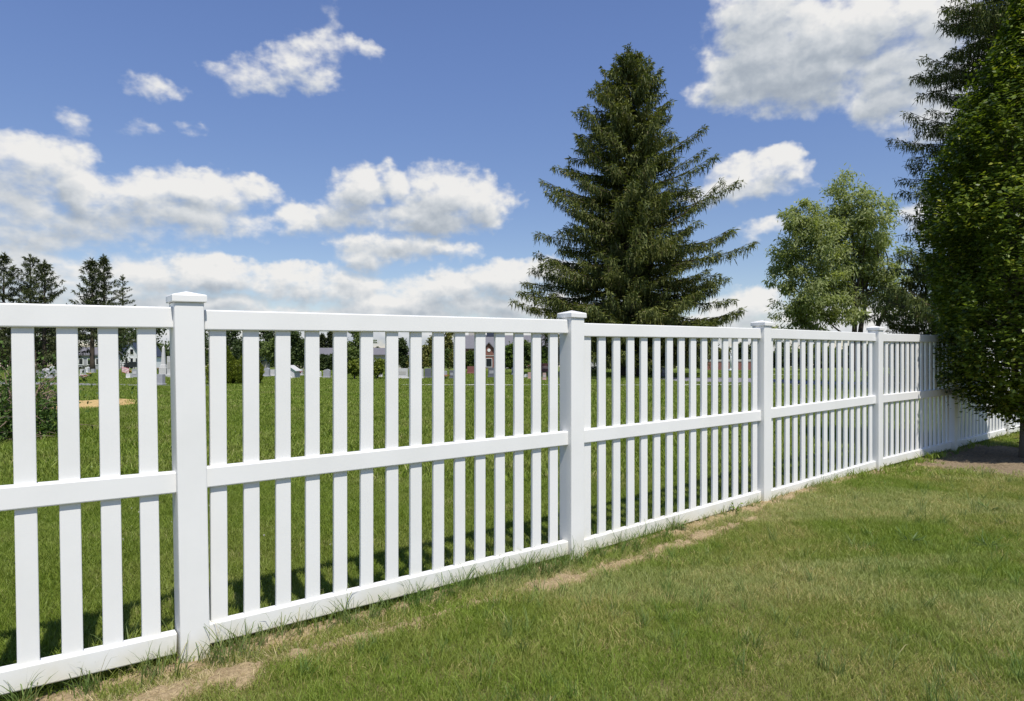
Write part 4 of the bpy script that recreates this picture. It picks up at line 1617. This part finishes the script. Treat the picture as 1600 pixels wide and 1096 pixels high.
def grass_object(name, x, y, scl, pick, coll, label, rng, z=None, tilt=.12):
    n = len(x)
    z = ground_z(x, y) if z is None else z
    me = bpy.data.meshes.new(name)
    me.vertices.add(n)
    me.vertices.foreach_set('co', np.stack([x, y, z], 1).astype(np.float32).ravel())
    ra = me.attributes.new('rot', 'FLOAT_VECTOR', 'POINT')
    rot = np.stack([rng.normal(0, tilt, n), rng.normal(0, tilt, n), rng.uniform(0, 6.28, n)], 1).astype(np.float32)
    ra.data.foreach_set('vector', rot.ravel())
    sa = me.attributes.new('scl', 'FLOAT', 'POINT')
    sa.data.foreach_set('value', scl.astype(np.float32))
    pa = me.attributes.new('pick', 'INT', 'POINT')
    pa.data.foreach_set('value', pick.astype(np.int32))
    o = obj_me(name, me)
    tag(o, label, 'grass', kind='stuff')
    ng = bpy.data.node_groups.new(name + '_nodes', 'GeometryNodeTree')
    ng.interface.new_socket('Geometry', in_out='INPUT', socket_type='NodeSocketGeometry')
    ng.interface.new_socket('Geometry', in_out='OUTPUT', socket_type='NodeSocketGeometry')
    N, Lk = ng.nodes, ng.links
    gi, go = N.new('NodeGroupInput'), N.new('NodeGroupOutput')
    ci = N.new('GeometryNodeCollectionInfo')
    ci.inputs['Collection'].default_value = coll
    ci.inputs['Separate Children'].default_value = True
    ci.inputs['Reset Children'].default_value = True
    ip = N.new('GeometryNodeInstanceOnPoints')
    ip.inputs['Pick Instance'].default_value = True

    def attr(nm, typ):
        a = N.new('GeometryNodeInputNamedAttribute')
        a.data_type = typ
        a.inputs['Name'].default_value = nm
        return [s for s in a.outputs if s.enabled and s.name == 'Attribute'][0]
    er = N.new('FunctionNodeEulerToRotation')
    Lk.new(attr('rot', 'FLOAT_VECTOR'), er.inputs[0])
    Lk.new(gi.outputs[0], ip.inputs['Points'])
    Lk.new(ci.outputs[0], ip.inputs['Instance'])
    Lk.new(attr('pick', 'INT'), ip.inputs['Instance Index'])
    Lk.new(er.outputs[0], ip.inputs['Rotation'])
    Lk.new(attr('scl', 'FLOAT'), ip.inputs['Scale'])
    Lk.new(ip.outputs[0], go.inputs[0])
    md = o.modifiers.new('grass', 'NODES')
    md.node_group = ng
    return o


def scatter(step, y0, y1, margin, rng, xlim=None):
    ys = np.arange(y0, y1, step)
    X, Y = [], []
    for yy in ys:
        w = .83 * yy + margin
        xs = np.arange(-w, w, step)
        X.append(xs)
        Y.append(np.full(len(xs), yy))
    X, Y = np.concatenate(X), np.concatenate(Y)
    X = X + rng.uniform(-.55, .55, len(X)) * step
    Y = Y + rng.uniform(-.55, .55, len(Y)) * step
    return X, Y


def build_grass():
    rng = np.random.default_rng(55)
    near = grass_collection('lawn_tuft', [tuft_mesh('lawn_tuft', 135, .085, .020, .052, .0023, 1.05, M['blade_near'], s) for s in range(6)])
    far = grass_collection('meadow_tuft', [tuft_mesh('meadow_tuft', 120, .095, .028, .068, .0030, .95, M['blade_far'], 20 + s) for s in range(6)])
    far2 = grass_collection('meadow_clump', [tuft_mesh('meadow_clump', 170, .30, .035, .085, .009, .9, M['blade_far'], 40 + s) for s in range(5)])
    near2 = grass_collection('lawn_clump', [tuft_mesh('lawn_clump', 230, .24, .02, .055, .0062, 1.0, M['blade_near'], 60 + s) for s in range(5)])
    far3 = grass_collection('meadow_patch', [tuft_mesh('meadow_patch', 230, .85, .03, .085, .020, .8, M['blade_far'], 80 + s) for s in range(4)])
    tall = grass_collection('tall_tuft', [tuft_mesh('tall_tuft', 9 + 3 * s, .035, .06, .17, .0042, .8, M['blade_tall'], 100 + s) for s in range(6)])

    # near lawn, camera side of the fence
    x, y = scatter(.062, .9, 7.2, 1.2, rng)
    t, s = fence_ts(x, y)
    m1 = strip_mask(t, s)
    m2 = mulch_mask(x, y)
    thin = fbm(x * 1.3 + 9, y * 1.3 + 2, 3)
    ok = (s > .02) & (m1 < .18 + rng.normal(0, .55, len(x))) & (m2 < -.02 + rng.normal(0, .06, len(x))) & (rng.random(len(x)) < .72 + .5 * thin)
    hs = .62 + .75 * fbm(x * .9 + 77, y * .9, 3) + rng.normal(0, .10, len(x))
    hs = np.where((s < .55), hs * 1.12, hs)
    hs = np.where(m1 > -.2, hs * .62, hs)
    grass_object('lawn_grass', x[ok], y[ok], np.clip(hs[ok], .5, 1.6), rng.integers(0, 6, ok.sum()), near, 'short mown olive and straw coloured lawn in front of the fence', rng)
    # cemetery lawn close behind the fence
    okf = (s < -.03)
    okf &= m1 < .3
    hs = .75 + .6 * fbm(x * 1.1 + 7, y * 1.1, 3) + np.where(s > -.35, .45, 0) + rng.normal(0, .1, len(x))
    grass_object('cemetery_grass', x[okf], y[okf], hs[okf], rng.integers(0, 6, okf.sum()), far, 'brighter green grass close behind the fence', rng)
    # middle distance
    x, y = scatter(.17, 7.2, 16.0, 2.0, rng)
    t, s = fence_ts(x, y)
    ok = (s > .05) & (mulch_mask(x, y) < -.02 + rng.normal(0, .10, len(x)))
    grass_object('lawn_grass', x[ok], y[ok], rng.uniform(.6, 1.15, ok.sum()), rng.integers(0, 5, ok.sum()), near2, 'mown olive lawn toward the far end of the fence', rng)
    ok = (s < -.05) & (sand_mask(x, y) < -.05)
    grass_object('cemetery_grass', x[ok], y[ok], rng.uniform(.8, 1.3, ok.sum()), rng.integers(0, 5, ok.sum()), far2, 'green cemetery grass in the middle distance', rng)
    x, y = scatter(.46, 16.0, 62.0, 3.0, rng)
    ok = (~road_mask(x, y)) & (sand_mask(x, y) < -.2)
    grass_object('cemetery_grass', x[ok], y[ok], rng.uniform(.7, 1.2, ok.sum()), rng.integers(0, 4, ok.sum()), far3, 'green cemetery grass out to the gravestones', rng, tilt=.02)
    straw = grass_collection('straw_tuft', [tuft_mesh('straw_tuft', 30, .05, .008, .030, .0024, 2.4, M['straw'], 140 + s) for s in range(5)])
    n = 7000
    t = rng.uniform(-1.6, 9.5, n)
    s = np.where(rng.random(n) < .75, rng.normal(.285, .09, n), rng.uniform(.03, .6, n))
    x, y = fence_xy(t, s)
    ok = strip_mask(t, s) > rng.normal(-.30, .45, n)
    grass_object('straw_litter', x[ok], y[ok], rng.uniform(.7, 1.4, ok.sum()), rng.integers(0, 5, ok.sum()), straw, 'dry clipped straw lying on the bare soil strip before the fence', rng)
    # white clover heads in the cemetery grass
    nv = 24
    cd = rand_unit(nv, rng)
    cv, cq = leaves(np.tile([0, 0, .06], (nv, 1)), cd, rand_unit(nv, rng), .011, .008)
    clov = grass_collection('clover_head', [mesh_np('clover_head', cv, cq, M['white_petal'])])
    n = 420
    y = rng.uniform(4.5, 16, n)
    x = rng.uniform(-.85, .75, n) * y
    t, s = fence_ts(x, y)
    ok = (s < -.6) & (fbm(x * .5, y * .5, 2) > .44)
    grass_object('clover_grass', x[ok], y[ok], rng.uniform(.5, .9, ok.sum()), np.zeros(ok.sum(), int), clov, 'tiny white clover heads dotted through the grass behind the fence', rng)
    # longer tufts missed by the mower, along the rails and scattered in the lawn
    n = 1700
    t = rng.uniform(-1.8, 11.0, n)
    s = np.where(rng.random(n) < .55, rng.normal(.075, .045, n), rng.normal(-.09, .07, n))
    s = np.where((t < 3.0) & (rng.random(n) < .25), rng.uniform(.03, .22, n), s)
    dens = fbm(t * 1.7, t * 0 + 33, 3)
    k = (rng.random(n) < (dens * 1.5 - .30) * np.where(t > 3.6, .45, 1.0)) & ~((np.abs(t - np.round(t / SP) * SP) < .07) & (np.abs(s) < .07))
    k &= np.abs(s) > .034
    x1, y1 = fence_xy(t[k], s[k])
    n2 = 900
    y2 = rng.uniform(1.9, 8.5, n2)
    x2 = rng.uniform(-1, 1, n2) * (.83 * y2)
    t2, s2 = fence_ts(x2, y2)
    k2 = (s2 > .35) & (mulch_mask(x2, y2) < -.05)
    x, y = np.concatenate([x1, x2[k2]]), np.concatenate([y1, y2[k2]])
    sc = np.concatenate([rng.uniform(.5, 1.25, len(x1)) * np.where(t[k] > 3.6, .62, 1.0), rng.uniform(.45, .95, k2.sum())])
    grass_object('tall_grass', x, y, sc, rng.integers(0, 6, len(x)), tall, 'longer unmown grass blades along the foot of the fence and in the lawn', rng)


build_grass()


# ------------------------------------------------------------------ single weeds
def weed(t, s, size, n, label, seed, upright=.5, mat='weed', slim=False):
    rng = np.random.default_rng(seed)
    x, y = fence_xy(t, s)
    r = empty('weed_plant', (float(x), float(y), gz(x, y)), rng.uniform(0, 6), label, 'weed', 'single weeds')
    mb = MB()
    parts = []
    for i in range(n):
        a = i * 2.4 + rng.normal(0, .3)
        e = np.array([math.cos(a) * size * rng.uniform(.2, .6), math.sin(a) * size * rng.uniform(.2, .6), size * upright * rng.uniform(.4, 1.3)])
        mb.tube([(0, 0, -.01), (e * .5 + np.array([0, 0, .1 * size])).tolist(), e.tolist()], [.003, .0025, .0015], 4)
        m = 5
        A = unit(np.array([math.cos(a), math.sin(a), .1])[None] + rng.normal(0, .5, (m, 3)))
        parts.append(leaves(np.linspace(.45, 1, m)[:, None] * e[None], A, unit(np.array([0, 0, 1]) + rng.normal(0, .3, (m, 3))), size * (.55 if slim else .42), size * (.05 if slim else .2), .12))
    mb.build('stem', M['stem'], r)
    V, Q = cat(parts)
    obj_me('leaves', mesh_np('leaves', V, Q, M[mat]), r)['kind'] = 'stuff'


M['weed_bright'] = foliage('bright_weed', (.14, .22, .02), (.24, .33, .05), .35, .5, 3)
weed(1.42, -.05, .13, 4, 'yellow green broadleaf weed behind the bottom rail in the middle of the second panel', 1, 1.0, 'weed_bright')
weed(4.42, .05, .10, 5, 'bright weed at the bottom rail just left of the third post', 2, .9, 'weed_bright')
weed(3.62, .07, .09, 6, 'small weed sprouting under the rail in the middle of the third panel', 3, .8)


def weed_at(x, y, *a, **k):
    t, s = fence_ts(x, y)
    weed(float(t), float(s), *a, **k)


weed_at(2.98, 4.80, .16, 9, 'sprawling crabgrass tuft in the lawn at right, the left one', 4, upright=.30, slim=True)
weed_at(3.50, 4.70, .15, 9, 'sprawling crabgrass tuft in the lawn at right, the nearest one', 5, upright=.30, slim=True)
weed_at(4.25, 5.70, .16, 9, 'sprawling crabgrass tuft in the lawn at right, the farthest one', 6, upright=.30, slim=True)
